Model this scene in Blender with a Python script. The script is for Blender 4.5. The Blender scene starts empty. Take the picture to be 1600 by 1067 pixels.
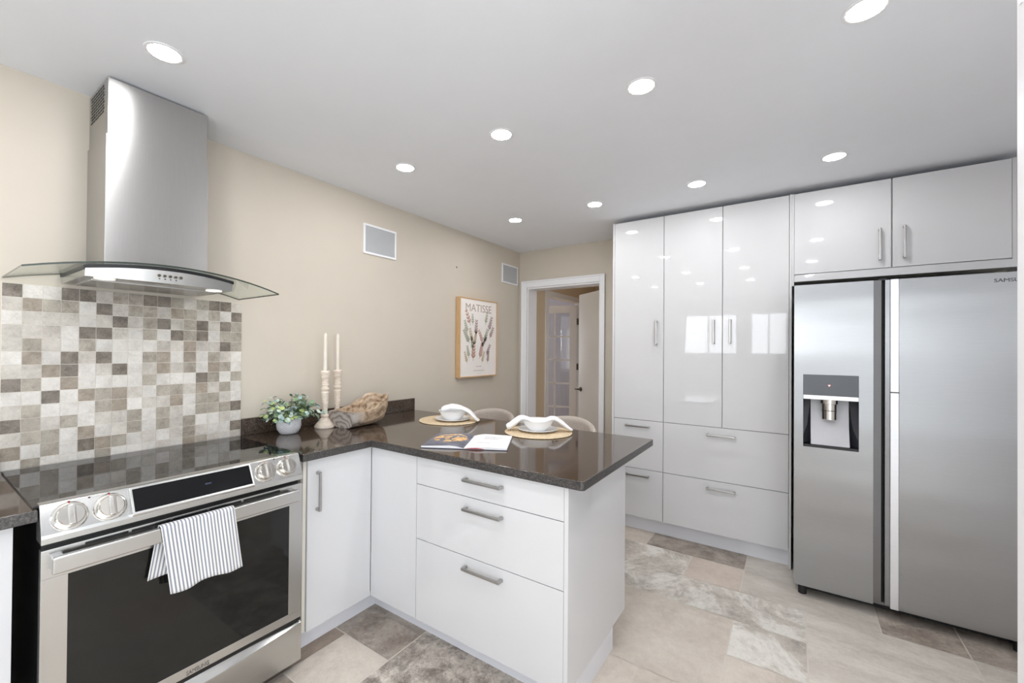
import bpy, bmesh, math, random
from mathutils import Matrix, Vector, noise as mnoise
random.seed(7)
SC = bpy.context.scene
COL = SC.collection
R = math.radians

# ------------------------------------------------------------------ camera
F_PX = 661.52
cam_d = bpy.data.cameras.new('camera')
cam_d.sensor_fit = 'HORIZONTAL'
cam_d.sensor_width = 36.0
cam_d.lens = F_PX * 36.0 / 1600.0
cam_d.shift_x = (800 - 777.94) / 1600.0
cam_d.shift_y = (541.95 - 533.5) / 1600.0
cam_d.clip_start = 0.05
cam = bpy.data.objects.new('camera', cam_d)
COL.objects.link(cam)
_yaw, _pit, _rol = R(34.8288), R(0.4009), R(0.4576)
_fw = Vector((-math.sin(_yaw), math.cos(_yaw), 0)); _rt = Vector((math.cos(_yaw), math.sin(_yaw), 0)); _up = Vector((0, 0, 1))
_f2 = _fw * math.cos(_pit) + _up * math.sin(_pit)
_u2 = _up * math.cos(_pit) - _fw * math.sin(_pit)
_r3 = _rt * math.cos(_rol) + _u2 * math.sin(_rol)
_u3 = _u2 * math.cos(_rol) - _rt * math.sin(_rol)
_m = Matrix((_r3, _u3, -_f2)).transposed().to_4x4()
_m.translation = Vector((2.4003, 0.0, 1.3789))
cam.matrix_world = _m
SC.camera = cam

# ------------------------------------------------------------------ light and exposure
EXPOSURE = 1.12
LAMP_STRENGTH = 66.0       # each downlight disc
DAY = 14.0                 # daylight through each kitchen window, watts
SIDE_FILL = 45.0            # fill through an unseen wide window added in the right wall
HALL_FILL = 30.0  # added light from the far room, lifts the hall and glazed door
SC.view_settings.view_transform = 'Standard'
SC.view_settings.look = 'None'
SC.view_settings.gamma = 1.0
SC.view_settings.use_curve_mapping = False
SC.view_settings.exposure = EXPOSURE
SC.cycles.max_bounces = 14
SC.cycles.diffuse_bounces = 8
SC.cycles.glossy_bounces = 6
SC.cycles.transparent_max_bounces = 12
SC.cycles.sample_clamp_indirect = 6.0
SC.cycles.caustics_reflective = False
SC.cycles.caustics_refractive = False

world = bpy.data.worlds.new('sky')
SC.world = world
world.use_nodes = True
wn = world.node_tree.nodes
sky = wn.new('ShaderNodeTexSky')
sky.sky_type = 'HOSEK_WILKIE'
sky.turbidity = 4.0
sky.sun_direction = (0.3, -0.5, 0.8)
world.node_tree.links.new(sky.outputs[0], wn['Background'].inputs[0])
wn['Background'].inputs[1].default_value = 0.6

def area_light(name, loc, rot, sx, sy, power, color=(1, 1, 1)):
    d = bpy.data.lights.new(name, 'AREA')
    d.shape = 'RECTANGLE'; d.size = sx; d.size_y = sy; d.energy = power; d.color = color
    o = bpy.data.objects.new(name, d); COL.objects.link(o)
    o.location = loc; o.rotation_euler = rot
    return o
CEIL = 2.419
YB = 3.846          # back wall
YF = -2.7           # wall behind the camera
# daylight outside the two windows behind the camera (facing +y); the others are added fill for unseen glazing
area_light('daylight', (1.06, YF - 0.30, 1.70), (R(100), 0, 0), 1.0, 0.95, DAY, (0.955, 0.98, 1.0))
area_light('daylight', (2.93, YF - 0.30, 1.12), (R(100), 0, 0), 0.95, 2.1, 9.0, (0.955, 0.98, 1.0))  # added fill behind the unseen tall glazing
area_light('daylight', (2.0, YF - 0.30, 1.70), (R(100), 0, 0), 1.0, 0.95, DAY, (0.955, 0.98, 1.0))
area_light('daylight', (3.46 + 0.24, -0.97, 1.12), (R(100), 0, R(90)), 3.2, 2.1, SIDE_FILL, (0.955, 0.98, 1.0))  # added fill behind the unseen side window
area_light('daylight', (-3.12, 5.2, 1.5), (R(90), 0, R(-90)), 1.2, 1.2, HALL_FILL, (0.95, 0.95, 1.0))  # added fill behind an invented far room window

# ------------------------------------------------------------------ mesh helpers
WORLD = {}      # object -> world location of its origin (no rotations in the chain)

class MB:
    def __init__(self):
        self.bm = bmesh.new()
        self.uv = self.bm.loops.layers.uv.new('UVMap')
        self.ft = self.bm.faces.layers.float.new('tint')
        self.fs = self.bm.faces.layers.float.new('seed')
    def _merge(self, b, mat):
        me = bpy.data.meshes.new('tmp')
        for f in b.faces: f.material_index = mat
        b.to_mesh(me); b.free()
        self.bm.from_mesh(me)
        bpy.data.meshes.remove(me)
    def box(self, x0, x1, y0, y1, z0, z1, bev=0.0, mat=0, seg=2, m=None):
        b = bmesh.new()
        bmesh.ops.create_cube(b, size=1.0)
        for v in b.verts:
            v.co = Vector(((x0 + x1) / 2 + v.co.x * (x1 - x0), (y0 + y1) / 2 + v.co.y * (y1 - y0), (z0 + z1) / 2 + v.co.z * (z1 - z0)))
        if bev > 0:
            bmesh.ops.bevel(b, geom=list(b.edges), offset=bev, segments=seg, profile=0.5, affect='EDGES')
        if m is not None: bmesh.ops.transform(b, matrix=m, verts=b.verts)
        bmesh.ops.recalc_face_normals(b, faces=b.faces)
        self._merge(b, mat); return self
    def prism(self, pts, axis, a0, a1, mat=0, bev=0.0, m=None):
        # pts: 2D outline in the two other axes (in x,y,z order), extruded along axis
        b = bmesh.new()
        def mk(p, a):
            if axis == 'x': return (a, p[0], p[1])
            if axis == 'y': return (p[0], a, p[1])
            return (p[0], p[1], a)
        lo = [b.verts.new(mk(p, a0)) for p in pts]; hi = [b.verts.new(mk(p, a1)) for p in pts]
        n = len(pts)
        b.faces.new(lo); b.faces.new(list(reversed(hi)))
        for i in range(n):
            b.faces.new((lo[i], hi[i], hi[(i + 1) % n], lo[(i + 1) % n]))
        bmesh.ops.recalc_face_normals(b, faces=b.faces)
        if bev > 0:
            bmesh.ops.bevel(b, geom=list(b.edges), offset=bev, segments=2, profile=0.5, affect='EDGES')
        if m is not None: bmesh.ops.transform(b, matrix=m, verts=b.verts)
        self._merge(b, mat); return self
    def lathe(self, prof, c=(0, 0, 0), seg=32, mat=0, m=None, close=True):
        b = bmesh.new(); rings = []
        for r, z in prof:
            if r < 1e-6: rings.append([b.verts.new((0, 0, z))])
            else: rings.append([b.verts.new((r * math.cos(2 * math.pi * k / seg), r * math.sin(2 * math.pi * k / seg), z)) for k in range(seg)])
        for a, d in zip(rings, rings[1:]):
            for k in range(seg):
                k2 = (k + 1) % seg
                if len(a) == 1 and len(d) == 1: continue
                if len(a) == 1: b.faces.new((a[0], d[k2], d[k]))
                elif len(d) == 1: b.faces.new((a[k], a[k2], d[0]))
                else: b.faces.new((a[k], a[k2], d[k2], d[k]))
        if close:
            if len(rings[0]) > 1: b.faces.new(list(reversed(rings[0])))
            if len(rings[-1]) > 1: b.faces.new(rings[-1])
        bmesh.ops.recalc_face_normals(b, faces=b.faces)
        mm = Matrix.Translation(Vector(c))
        if m is not None: mm = mm @ m
        bmesh.ops.transform(b, matrix=mm, verts=b.verts)
        self._merge(b, mat); return self
    def cyl(self, p0, p1, r, seg=20, mat=0, r2=None):
        p0 = Vector(p0); p1 = Vector(p1); d = p1 - p0
        q = Vector((0, 0, 1)).rotation_difference(d.normalized()).to_matrix().to_4x4()
        return self.lathe([(r, 0), (r if r2 is None else r2, d.length)], p0, seg, mat, q)
    def tube(self, pts, radii, seg=10, mat=0, cap=True, flat=None, side=None, ripple=0.0):
        # sweep an ellipse (width w, thickness t) along pts; flat = list of thickness ratios; side = fixed width direction
        b = bmesh.new(); rings = []
        P = [Vector(p) for p in pts]
        for i, p in enumerate(P):
            t = (P[min(i + 1, len(P) - 1)] - P[max(i - 1, 0)]).normalized()
            s = Vector(side) if side else (t.cross(Vector((0, 0, 1))) if abs(t.z) < 0.95 else t.cross(Vector((1, 0, 0))))
            s = (s - t * s.dot(t)).normalized(); n = s.cross(t)
            r = radii[i] if hasattr(radii, '__len__') else radii
            fl = (flat[i] if hasattr(flat, '__len__') else flat) if flat else 1.0
            ring = []
            for k in range(seg):
                a = 2 * math.pi * k / seg
                q = 1 + ripple * math.cos(5 * a + i * 0.35)
                ring.append(b.verts.new(p + s * (r * math.cos(a)) + n * (r * fl * math.sin(a) * q)))
            rings.append(ring)
        for a, d in zip(rings, rings[1:]):
            for k in range(seg): b.faces.new((a[k], a[(k + 1) % seg], d[(k + 1) % seg], d[k]))
        if cap:
            b.faces.new(list(reversed(rings[0]))); b.faces.new(rings[-1])
        bmesh.ops.recalc_face_normals(b, faces=b.faces)
        self._merge(b, mat); return self
    def sheet(self, g, mat=0, uv=True):
        n, mm = len(g), len(g[0])
        V = [[self.bm.verts.new(p) for p in row] for row in g]
        for i in range(n - 1):
            for j in range(mm - 1):
                f = self.bm.faces.new((V[i][j], V[i + 1][j], V[i + 1][j + 1], V[i][j + 1]))
                f.material_index = mat
                if uv:
                    for l, (a, c) in zip(f.loops, ((i, j), (i + 1, j), (i + 1, j + 1), (i, j + 1))):
                        l[self.uv].uv = (a / (n - 1), c / (mm - 1))
        return V
    def face(self, pts, mat=0, tint=0.0, seed=0.0):
        f = self.bm.faces.new([self.bm.verts.new(p) for p in pts])
        f.material_index = mat; f[self.ft] = tint; f[self.fs] = seed
        return f
    def obj(self, name, mats, parent=None, origin=None, local=False, sharp=32, thick=0.0):
        if origin is None: origin = WORLD.get(parent, Vector((0, 0, 0))) if parent else Vector((0, 0, 0))
        origin = Vector(origin)
        if not local: bmesh.ops.translate(self.bm, verts=self.bm.verts, vec=-origin)
        me = bpy.data.meshes.new(name)
        self.bm.to_mesh(me); self.bm.free()
        for p in me.polygons: p.use_smooth = True
        me.set_sharp_from_angle(angle=R(sharp))
        for m in (mats if isinstance(mats, (list, tuple)) else [mats]): me.materials.append(m)
        o = bpy.data.objects.new(name, me); COL.objects.link(o)
        if parent: o.parent = parent; WORLD[o] = WORLD.get(parent, Vector((0, 0, 0)))
        else:
            if not local: o.location = origin
            WORLD[o] = origin
        if not thick:
            wn_ = o.modifiers.new('weighted normals', 'WEIGHTED_NORMAL'); wn_.weight = 80; wn_.keep_sharp = True
        if thick:
            md = o.modifiers.new('thickness', 'SOLIDIFY'); md.thickness = thick; md.offset = 0.0
        return o

def B(x0, x1, y0, y1, z0, z1, bev=0.0, mat=0):
    return MB().box(x0, x1, y0, y1, z0, z1, bev, mat)
def tag(o, label, cat, group=None, kind=None):
    if label: o['label'] = label
    if cat: o['category'] = cat
    if group: o['group'] = group
    if kind: o['kind'] = kind
    return o
def thing(name, label, cat, loc=(0, 0, 0), rz=0.0, group=None):
    o = bpy.data.objects.new(name, None); COL.objects.link(o)
    o.empty_display_size = 0.05
    o.location = loc; o.rotation_euler = (0, 0, rz)
    WORLD[o] = Vector(loc)
    return tag(o, label, cat, group)
def struct(name, mb, mat, label=None, cat=None, parent=None):
    o = mb.obj(name, mat, parent)
    if not parent:
        o['kind'] = 'structure'
        tag(o, label, cat)
    return o
def text_part(name, body, size, center, xdir, ydir, mat, parent, depth=0.0008, squeeze=1.0, local=False):
    cu = bpy.data.curves.new('txt', 'FONT')
    cu.body = body; cu.size = size; cu.extrude = depth; cu.align_x = 'CENTER'; cu.align_y = 'CENTER'
    t = bpy.data.objects.new('txt', cu); COL.objects.link(t)
    dg = bpy.context.evaluated_depsgraph_get(); dg.update()
    me = bpy.data.meshes.new_from_object(t.evaluated_get(dg))
    bpy.data.objects.remove(t); bpy.data.curves.remove(cu)
    x = Vector(xdir).normalized(); y = Vector(ydir).normalized(); z = x.cross(y)
    m = Matrix((x * squeeze, y, z)).transposed().to_4x4()
    m.translation = Vector(center) - (Vector((0, 0, 0)) if local else WORLD.get(parent, Vector((0, 0, 0))))
    me.transform(m)
    me.name = name
    me.materials.clear(); me.materials.append(mat)
    o = bpy.data.objects.new(name, me); COL.objects.link(o); o.parent = parent
    WORLD[o] = WORLD.get(parent, Vector((0, 0, 0)))
    return o

# ------------------------------------------------------------------ materials
def lin(r, g, b):
    f = lambda c: (c / 255 / 12.92) if c / 255 <= 0.04045 else ((c / 255 + 0.055) / 1.055) ** 2.4
    return (f(r), f(g), f(b), 1.0)
class NT:
    def __init__(self, name):
        self.m = bpy.data.materials.new(name); self.m.use_nodes = True
        self.t = self.m.node_tree; self.n = self.t.nodes
        self.p = self.n['Principled BSDF']; self.out = self.n['Material Output']
    def new(self, typ, **kw):
        n = self.n.new(typ)
        for k, v in kw.items():
            if k.startswith('i_'): n.inputs[k[2:].replace('_', ' ')].default_value = v
            else: setattr(n, k, v)
        return n
    def link(self, a, b): self.t.links.new(a, b)
    def set(self, **kw):
        for k, v in kw.items(): self.p.inputs[k.replace('_', ' ')].default_value = v
        return self
    def coord(self, scale=(1, 1, 1), out='Object'):
        tc = self.new('ShaderNodeTexCoord'); mp = self.new('ShaderNodeMapping')
        mp.inputs['Scale'].default_value = scale
        self.link(tc.outputs[out], mp.inputs['Vector']); return mp.outputs[0]
    def noise(self, vec, scale, detail=4, rough=0.6, dist=0.0, w=None):
        n = self.new('ShaderNodeTexNoise', noise_dimensions='4D' if w is not None else '3D')
        n.inputs['Scale'].default_value = scale; n.inputs['Detail'].default_value = detail
        n.inputs['Roughness'].default_value = rough; n.inputs['Distortion'].default_value = dist
        self.link(vec, n.inputs['Vector'])
        if w is not None: self.link(w, n.inputs['W'])
        return n.outputs['Fac']
    def ramp(self, fac, stops):
        r = self.new('ShaderNodeValToRGB'); e = r.color_ramp.elements
        while len(e) < len(stops): e.new(0.5)
        for q, (p, c) in zip(e, stops): q.position = p; q.color = c
        self.link(fac, r.inputs['Fac']); return r.outputs['Color']
    def mix(self, fac, a, b, mode='MIX'):
        n = self.new('ShaderNodeMix', data_type='RGBA', blend_type=mode)
        for s, v in ((n.inputs[0], fac), (n.inputs[6], a), (n.inputs[7], b)):
            if hasattr(v, 'node'): self.link(v, s)
            else: s.default_value = v
        return n.outputs[2]
    def math(self, op, a, b=0.0):
        n = self.new('ShaderNodeMath', operation=op)
        for s, v in ((n.inputs[0], a), (n.inputs[1], b)):
            if hasattr(v, 'node'): self.link(v, s)
            else: s.default_value = v
        return n.outputs[0]
    def bump(self, h, strength=0.2, dist=0.002):
        n = self.new('ShaderNodeBump'); n.inputs['Strength'].default_value = strength; n.inputs['Distance'].default_value = dist
        self.link(h, n.inputs['Height']); self.link(n.outputs[0], self.p.inputs['Normal']); return self
    def color(self, c): self.link(c, self.p.inputs['Base Color']); return self
    def attr(self, name):
        return self.new('ShaderNodeAttribute', attribute_name=name).outputs['Fac']

def plain(name, col, rough=0.5, metal=0.0, coat=0.0, mott=0.03, scale=6.0, bump=0.0, bscale=200.0):
    t = NT(name)
    v = t.coord()
    f = t.noise(v, scale, 3)
    a = tuple(min(1, c * (1 - mott)) for c in col[:3]) + (1,); b = tuple(min(1, c * (1 + mott)) for c in col[:3]) + (1,)
    t.color(t.ramp(f, [(0.3, a), (0.7, b)]))
    t.set(Roughness=rough, Metallic=metal, Coat_Weight=coat)
    t.p.inputs['Coat Roughness'].default_value = 0.03
    if bump: t.bump(t.noise(v, bscale, 2), bump, 0.001)
    return t.m

M = {}
M['wall'] = plain('beige wall paint', lin(202, 193, 179), 0.6, bump=0.03, mott=0.01)
M['hallwall'] = plain('tan hall paint', lin(220, 203, 178), 0.6, mott=0.01)
M['ceiling'] = plain('white ceiling paint', lin(236, 239, 244), 0.75, mott=0.008)
M['trim'] = plain('white trim paint', lin(236, 236, 238), 0.35, mott=0.01)
M['door'] = plain('off white door paint', lin(232, 228, 222), 0.45, mott=0.01)
M['gloss'] = plain('white high gloss lacquer', lin(209, 209, 210), 0.03, coat=0.0, mott=0.004)
M['carcass'] = plain('white melamine', lin(208, 208, 209), 0.35, mott=0.005)
M['filler'] = plain('cream edge strip', lin(226, 222, 210), 0.4, mott=0.01)
M['plinth'] = plain('white plinth foil', lin(222, 223, 228), 0.3, mott=0.01)
M['black'] = plain('black enamel', (0.006, 0.006, 0.007, 1), 0.35)
M['blackglass'] = plain('black ceramic glass', (0.008, 0.008, 0.009, 1), 0.04, mott=0.0)
M['blackglass'].node_tree.nodes['Principled BSDF'].inputs['Specular IOR Level'].default_value = 0.6
M['ovenglass'] = plain('dark oven glass', (0.010, 0.010, 0.009, 1), 0.05, mott=0.0)
M['ovenglass'].node_tree.nodes['Principled BSDF'].inputs['Specular IOR Level'].default_value = 0.4
M['displayglass'] = plain('black display glass', (0.006, 0.006, 0.007, 1), 0.06, mott=0.0)
M['displayglass'].node_tree.nodes['Principled BSDF'].inputs['Specular IOR Level'].default_value = 0.25
M['rubber'] = plain('black rubber', (0.01, 0.01, 0.01, 1), 0.6)
M['grille'] = plain('grey speaker cloth', lin(176, 178, 180), 0.8, bump=0.3, bscale=500)
M['oak'] = None

def steel(name, col, rough, aniso=0.0, stretch=(1, 1, 60), bump=0.02, warp=0.0, rot=0.0):
    t = NT(name)
    v = t.coord(stretch)
    f = t.noise(v, 12, 3)
    t.color(t.ramp(f, [(0.3, tuple(c * 0.94 for c in col[:3]) + (1,)), (0.7, col)]))
    t.set(Metallic=1.0, Roughness=rough, Anisotropic=aniso, Anisotropic_Rotation=rot)
    if aniso:
        tg = t.new('ShaderNodeTangent', direction_type='RADIAL', axis='Z')
        t.link(tg.outputs[0], t.p.inputs['Tangent'])
    if warp:
        t.bump(t.noise(t.coord((0.25, 0.25, 2.2)), 1.6, 1), warp, 0.02)
    elif bump:
        t.bump(f, bump, 0.0005)
    return t.m
M['steel'] = steel('brushed stainless steel', lin(203, 203, 201), 0.26, 0.6)
M['hoodsteel'] = steel('hood stainless steel', lin(190, 189, 187), 0.34, 0.85, (60, 60, 1), rot=0.25)
M['fridge'] = steel('fridge stainless steel', lin(171, 172, 173), 0.28, 0.85, warp=0.35)
M['fridgeside'] = steel('fridge edge steel', lin(150, 151, 153), 0.3, 0.3)
M['bar'] = steel('pale satin aluminium', lin(232, 232, 234), 0.42, 0.0)
M['nickel'] = steel('satin nickel', lin(184, 182, 180), 0.34, 0.0)
M['chrome'] = steel('polished chrome', lin(225, 222, 216), 0.12, 0.0)
M['bronze'] = steel('dark bronze', lin(105, 98, 88), 0.35, 0.0)
M['lettering'] = plain('dark grey lettering', lin(70, 70, 72), 0.5)
M['lettering_pale'] = plain('mid grey lettering', lin(96, 92, 88), 0.5)
M['dot'] = plain('dark marking', lin(60, 30, 30), 0.5)
M['redmark'] = plain('red marking', lin(190, 40, 35), 0.5)

def emis(name, col, s):
    t = NT(name)
    t.set(Base_Color=(0.9, 0.9, 0.9, 1), Emission_Color=col, Emission_Strength=s); return t.m
M['lamp'] = emis('lit downlight lens', (0.985, 0.985, 1.0, 1), LAMP_STRENGTH)
M['hoodlamp'] = emis('lit hood lamp', (1.0, 0.93, 0.8, 1), 0.3)
M['led'] = emis('red indicator', (1.0, 0.05, 0.06, 1), 1.2)
M['clock'] = emis('dim blue display digits', (0.1, 0.2, 0.5, 1), 0.06)
M['clock'].node_tree.nodes['Principled BSDF'].inputs['Base Color'].default_value = (0.01, 0.01, 0.02, 1)

def glass(name, tint, fac, rough=0.02):
    t = NT(name)
    tr = t.new('ShaderNodeBsdfTransparent'); tr.inputs[0].default_value = tint
    gl = t.new('ShaderNodeBsdfGlossy'); gl.inputs['Roughness'].default_value = rough
    lw = t.new('ShaderNodeLayerWeight'); lw.inputs[0].default_value = 0.5
    sch = t.math('ADD', t.math('MULTIPLY', t.math('POWER', lw.outputs['Facing'], 5.0), 0.55), fac)
    mx = t.new('ShaderNodeMixShader')
    t.link(sch, mx.inputs[0]); t.link(tr.outputs[0], mx.inputs[1]); t.link(gl.outputs[0], mx.inputs[2])
    t.link(mx.outputs[0], t.out.inputs['Surface'])
    return t.m
M['hoodglass'] = glass('clear greenish glass', (0.955, 0.98, 0.96, 1), 0.03)
M['pane'] = glass('window glass', (0.93, 0.94, 0.95, 1), 0.04)
M['glassedge'] = plain('dark green glass edge', lin(52, 60, 52), 0.15)

# granite
t = NT('dark brown granite'); v = t.coord()
vo = t.new('ShaderNodeTexVoronoi'); vo.inputs['Scale'].default_value = 260; t.link(v, vo.inputs['Vector'])
f1 = t.noise(v, 140, 4, 0.7); f2 = t.noise(v, 18, 3)
c = t.ramp(f1, [(0.36, lin(30, 25, 22)), (0.5, lin(66, 55, 47)), (0.64, lin(116, 100, 86))])
c = t.mix(t.math('MULTIPLY', vo.outputs['Distance'], 0.5), c, lin(48, 40, 35))
c = t.mix(t.math('MULTIPLY', f2, 0.5), c, lin(78, 65, 55))
t.color(c).set(Roughness=0.07, Specular_IOR_Level=0.7); M['granite'] = t.m
t = NT('honed granite edge'); v = t.coord()
f1 = t.noise(v, 170, 4, 0.75)
t.color(t.ramp(f1, [(0.36, lin(34, 32, 32)), (0.52, lin(64, 61, 59)), (0.68, lin(104, 100, 96))])).set(Roughness=0.3); M['granite_edge'] = t.m

# stone tiles: colour of the tile by slot, mottled, each tile with its own seed and tint
def stone(name, lo, mid, hi, scale=14, vein=0.0, veincol=(1, 1, 1, 1), rough=0.45, bump=0.1, stretch=(1, 1, 1), sat=0.85, fine=True):
    t = NT(name); v = t.coord(stretch)
    seed = t.math('MULTIPLY', t.attr('seed'), 37.0)
    a = t.noise(v, scale, 6, 0.68, 0.6, seed)
    b = t.noise(v, scale * 7, 6, 0.8, 0.2, seed)
    if fine: b = t.math('ADD', t.math('MULTIPLY', b, 0.6), t.math('MULTIPLY', t.noise(v, 130, 3, 0.8, 0.0, seed), 0.4))
    k = t.math('ADD', t.math('MULTIPLY', a, 0.5), t.math('MULTIPLY', b, 0.5))
    c = t.ramp(k, [(0.39, lo), (0.5, mid), (0.61, hi)])
    if vein:
        w = t.noise(v, scale * 0.6, 9, 0.74, 0.5, seed)
        d = t.math('ABSOLUTE', t.math('SUBTRACT', w, 0.56))
        msk = t.ramp(d, [(0.0, (vein, vein, vein, 1)), (0.09, (0, 0, 0, 1))])
        c = t.mix(msk, c, veincol)
    tn = t.new('ShaderNodeHueSaturation'); t.link(c, tn.inputs['Color'])
    t.link(t.math('ADD', t.attr('tint'), 1.0), tn.inputs['Value'])
    tn.inputs['Saturation'].default_value = sat
    t.color(tn.outputs[0]).set(Roughness=rough)
    if bump: t.bump(k, bump, 0.002)
    return t.m
WT = [stone('white travertine tile', lin(189, 183, 174), lin(214, 208, 199), lin(228, 223, 215), 16, 0.25, lin(189, 181, 170)),
      stone('light stone tile', lin(162, 154, 143), lin(193, 184, 172), lin(212, 205, 193), 18, 0.2, lin(214, 207, 195)),
      stone('mid taupe tile', lin(122, 112, 98), lin(159, 149, 133), lin(183, 174, 159), 22, 0.3, lin(189, 179, 164)),
      stone('dark taupe tile', lin(81, 71, 60), lin(118, 107, 94), lin(145, 134, 120), 24, 0.25, lin(162, 152, 137)),
      stone('brown tan tile', lin(114, 100, 83), lin(147, 133, 116), lin(172, 158, 141), 18, 0.3, lin(189, 172, 149))]
M['grout'] = plain('pale grout', lin(228, 222, 212), 0.8)
FT = [stone('beige stone floor tile', lin(189, 176, 161), lin(209, 196, 181), lin(221, 211, 197), 5, 0.25, lin(198, 185, 170), 0.42, 0.06, sat=0.85, fine=True),
      stone('grey marbled floor tile', lin(150, 142, 131), lin(194, 184, 171), lin(221, 215, 204), 4.5, 0.75, lin(243, 239, 230), 0.42, 0.08, sat=0.85, fine=True),
      stone('dark brown floor tile', lin(112, 99, 88), lin(148, 134, 121), lin(185, 172, 158), 6, 0.4, lin(191, 181, 168), 0.42, 0.08, sat=0.85, fine=True),
      stone('pinkish floor tile', lin(187, 170, 156), lin(204, 187, 172), lin(215, 200, 185), 4, 0.1, lin(211, 198, 183), 0.42, 0.05, sat=0.85, fine=True),
      stone('speckled floor tile', lin(103, 91, 82), lin(181, 169, 156), lin(221, 213, 200), 11, 0.6, lin(101, 88, 77), 0.42, 0.08, sat=0.85, fine=True),
      stone('pale streaked floor tile', lin(181, 172, 159), lin(209, 200, 188), lin(224, 216, 205), 3.2, 0.45, lin(187, 176, 163), 0.42, 0.06, (1, 2.2, 1), sat=0.85, fine=True),
      stone('wood brown floor tile', lin(112, 95, 80), lin(144, 126, 109), lin(170, 152, 133), 5, 0.2, lin(123, 105, 90), 0.42, 0.06, (3, 0.8, 1), sat=0.85, fine=True)]
M['fgrout'] = plain('floor grout', lin(214, 206, 195), 0.8)

# ------------------------------------------------------------------ room shell
def wall_x(x0, x1, y0, y1, z0=0.0, z1=CEIL): return B(x0, x1, y0, y1, z0, z1)
struct('wall_left', wall_x(-0.12, 0.0, YF, YB), M['wall'])
mb = MB()                                     # back wall with the doorway
mb.box(-0.12, 0.10, YB, YB + 0.17, 0, CEIL); mb.box(0.905, 3.46, YB, YB + 0.17, 0, CEIL); mb.box(0.10, 0.905, YB, YB + 0.17, 2.035, CEIL)
struct('wall_back', mb, M['wall'])
sy0, sy1, sz0, sz1 = -2.60, 0.66, 0.06, 2.20
mb = MB(); mb.box(3.46, 3.58, YF, sy0, 0, CEIL); mb.box(3.46, 3.58, sy1, YB, 0, CEIL); mb.box(3.46, 3.58, sy0, sy1, 0, sz0); mb.box(3.46, 3.58, sy0, sy1, sz1, CEIL)
struct('wall_right', mb, M['trim'])
w = MB()
for q in ((sy0, sy0 + 0.05, sz0, sz1), (sy1 - 0.05, sy1, sz0, sz1), (sy0 + 0.05, sy1 - 0.05, sz0, sz0 + 0.05), (sy0 + 0.05, sy1 - 0.05, sz1 - 0.05, sz1), (-0.99, -0.95, sz0 + 0.05, sz1 - 0.05)):
    w.box(3.49, 3.55, q[0], q[1], q[2], q[3])
o = struct('window_5', w, M['trim'])  # unseen window, added and sized to spread even light
B(3.517, 3.523, sy0 + 0.05, sy1 - 0.05, sz0 + 0.05, sz1 - 0.05).obj('pane', M['pane'], o)
mb = MB()                                     # wall behind the camera with two window openings and an added tall one
wins = [(0.50, 1.56, 1.30, 2.14), (1.72, 2.36, 1.30, 2.14), (2.44, 3.42, 0.06, 2.14)]  # last entry is unseen tall glazing, added to brighten the room
for a, b in ((-0.12, 0.50), (1.56, 1.72), (2.36, 2.44), (3.42, 3.58)): mb.box(a, b, YF - 0.12, YF, 0, CEIL)
for a, b, wz0, wz1 in wins:
    mb.box(a, b, YF - 0.12, YF, 0, wz0); mb.box(a, b, YF - 0.12, YF, wz1, CEIL)
struct('wall_front', mb, M['trim'])
for k, (a, b, wz0, wz1) in enumerate(wins):
    w = MB()
    for q in ((a, a + 0.05, wz0, wz1), (b - 0.05, b, wz0, wz1), (a + 0.05, b - 0.05, wz0, wz0 + 0.05), (a + 0.05, b - 0.05, wz1 - 0.05, wz1), ((a + b) / 2 - 0.015, (a + b) / 2 + 0.015, wz0 + 0.05, wz1 - 0.05)):
        w.box(q[0], q[1], YF - 0.09, YF - 0.03, q[2], q[3])
    o = struct('window_%d' % (k + 1), w, M['trim'])
    g = MB(); g.box(a + 0.05, b - 0.05, YF - 0.064, YF - 0.058, wz0 + 0.05, wz1 - 0.05); g.obj('pane', M['pane'], o)
struct('ceiling', B(-0.12, 3.58, YF - 0.12, YB + 0.17, CEIL, CEIL + 0.1), M['ceiling'])
# partition with a white casing at the right edge of the view
struct('wall_partition', B(2.70, 2.79, 0.86, 0.985, 0, CEIL), M['trim'])
mb = MB(); mb.box(2.6858, 2.70, 0.85, 1.0, 0, CEIL, 0.004); mb.box(2.79, 2.804, 0.85, 1.0, 0, CEIL, 0.004); mb.box(2.70, 2.80, 0.985, 1.0, 0, CEIL, 0.004); mb.box(2.70, 2.80, 0.846, 0.86, 0, CEIL, 0.004)
o = struct('trim_1', mb, M['trim'])
MB().box(2.684, 2.6862, 0.976, 0.984, 1.913, 1.928, 0.0005).obj('screw_cap', M['trim'], o)

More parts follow.
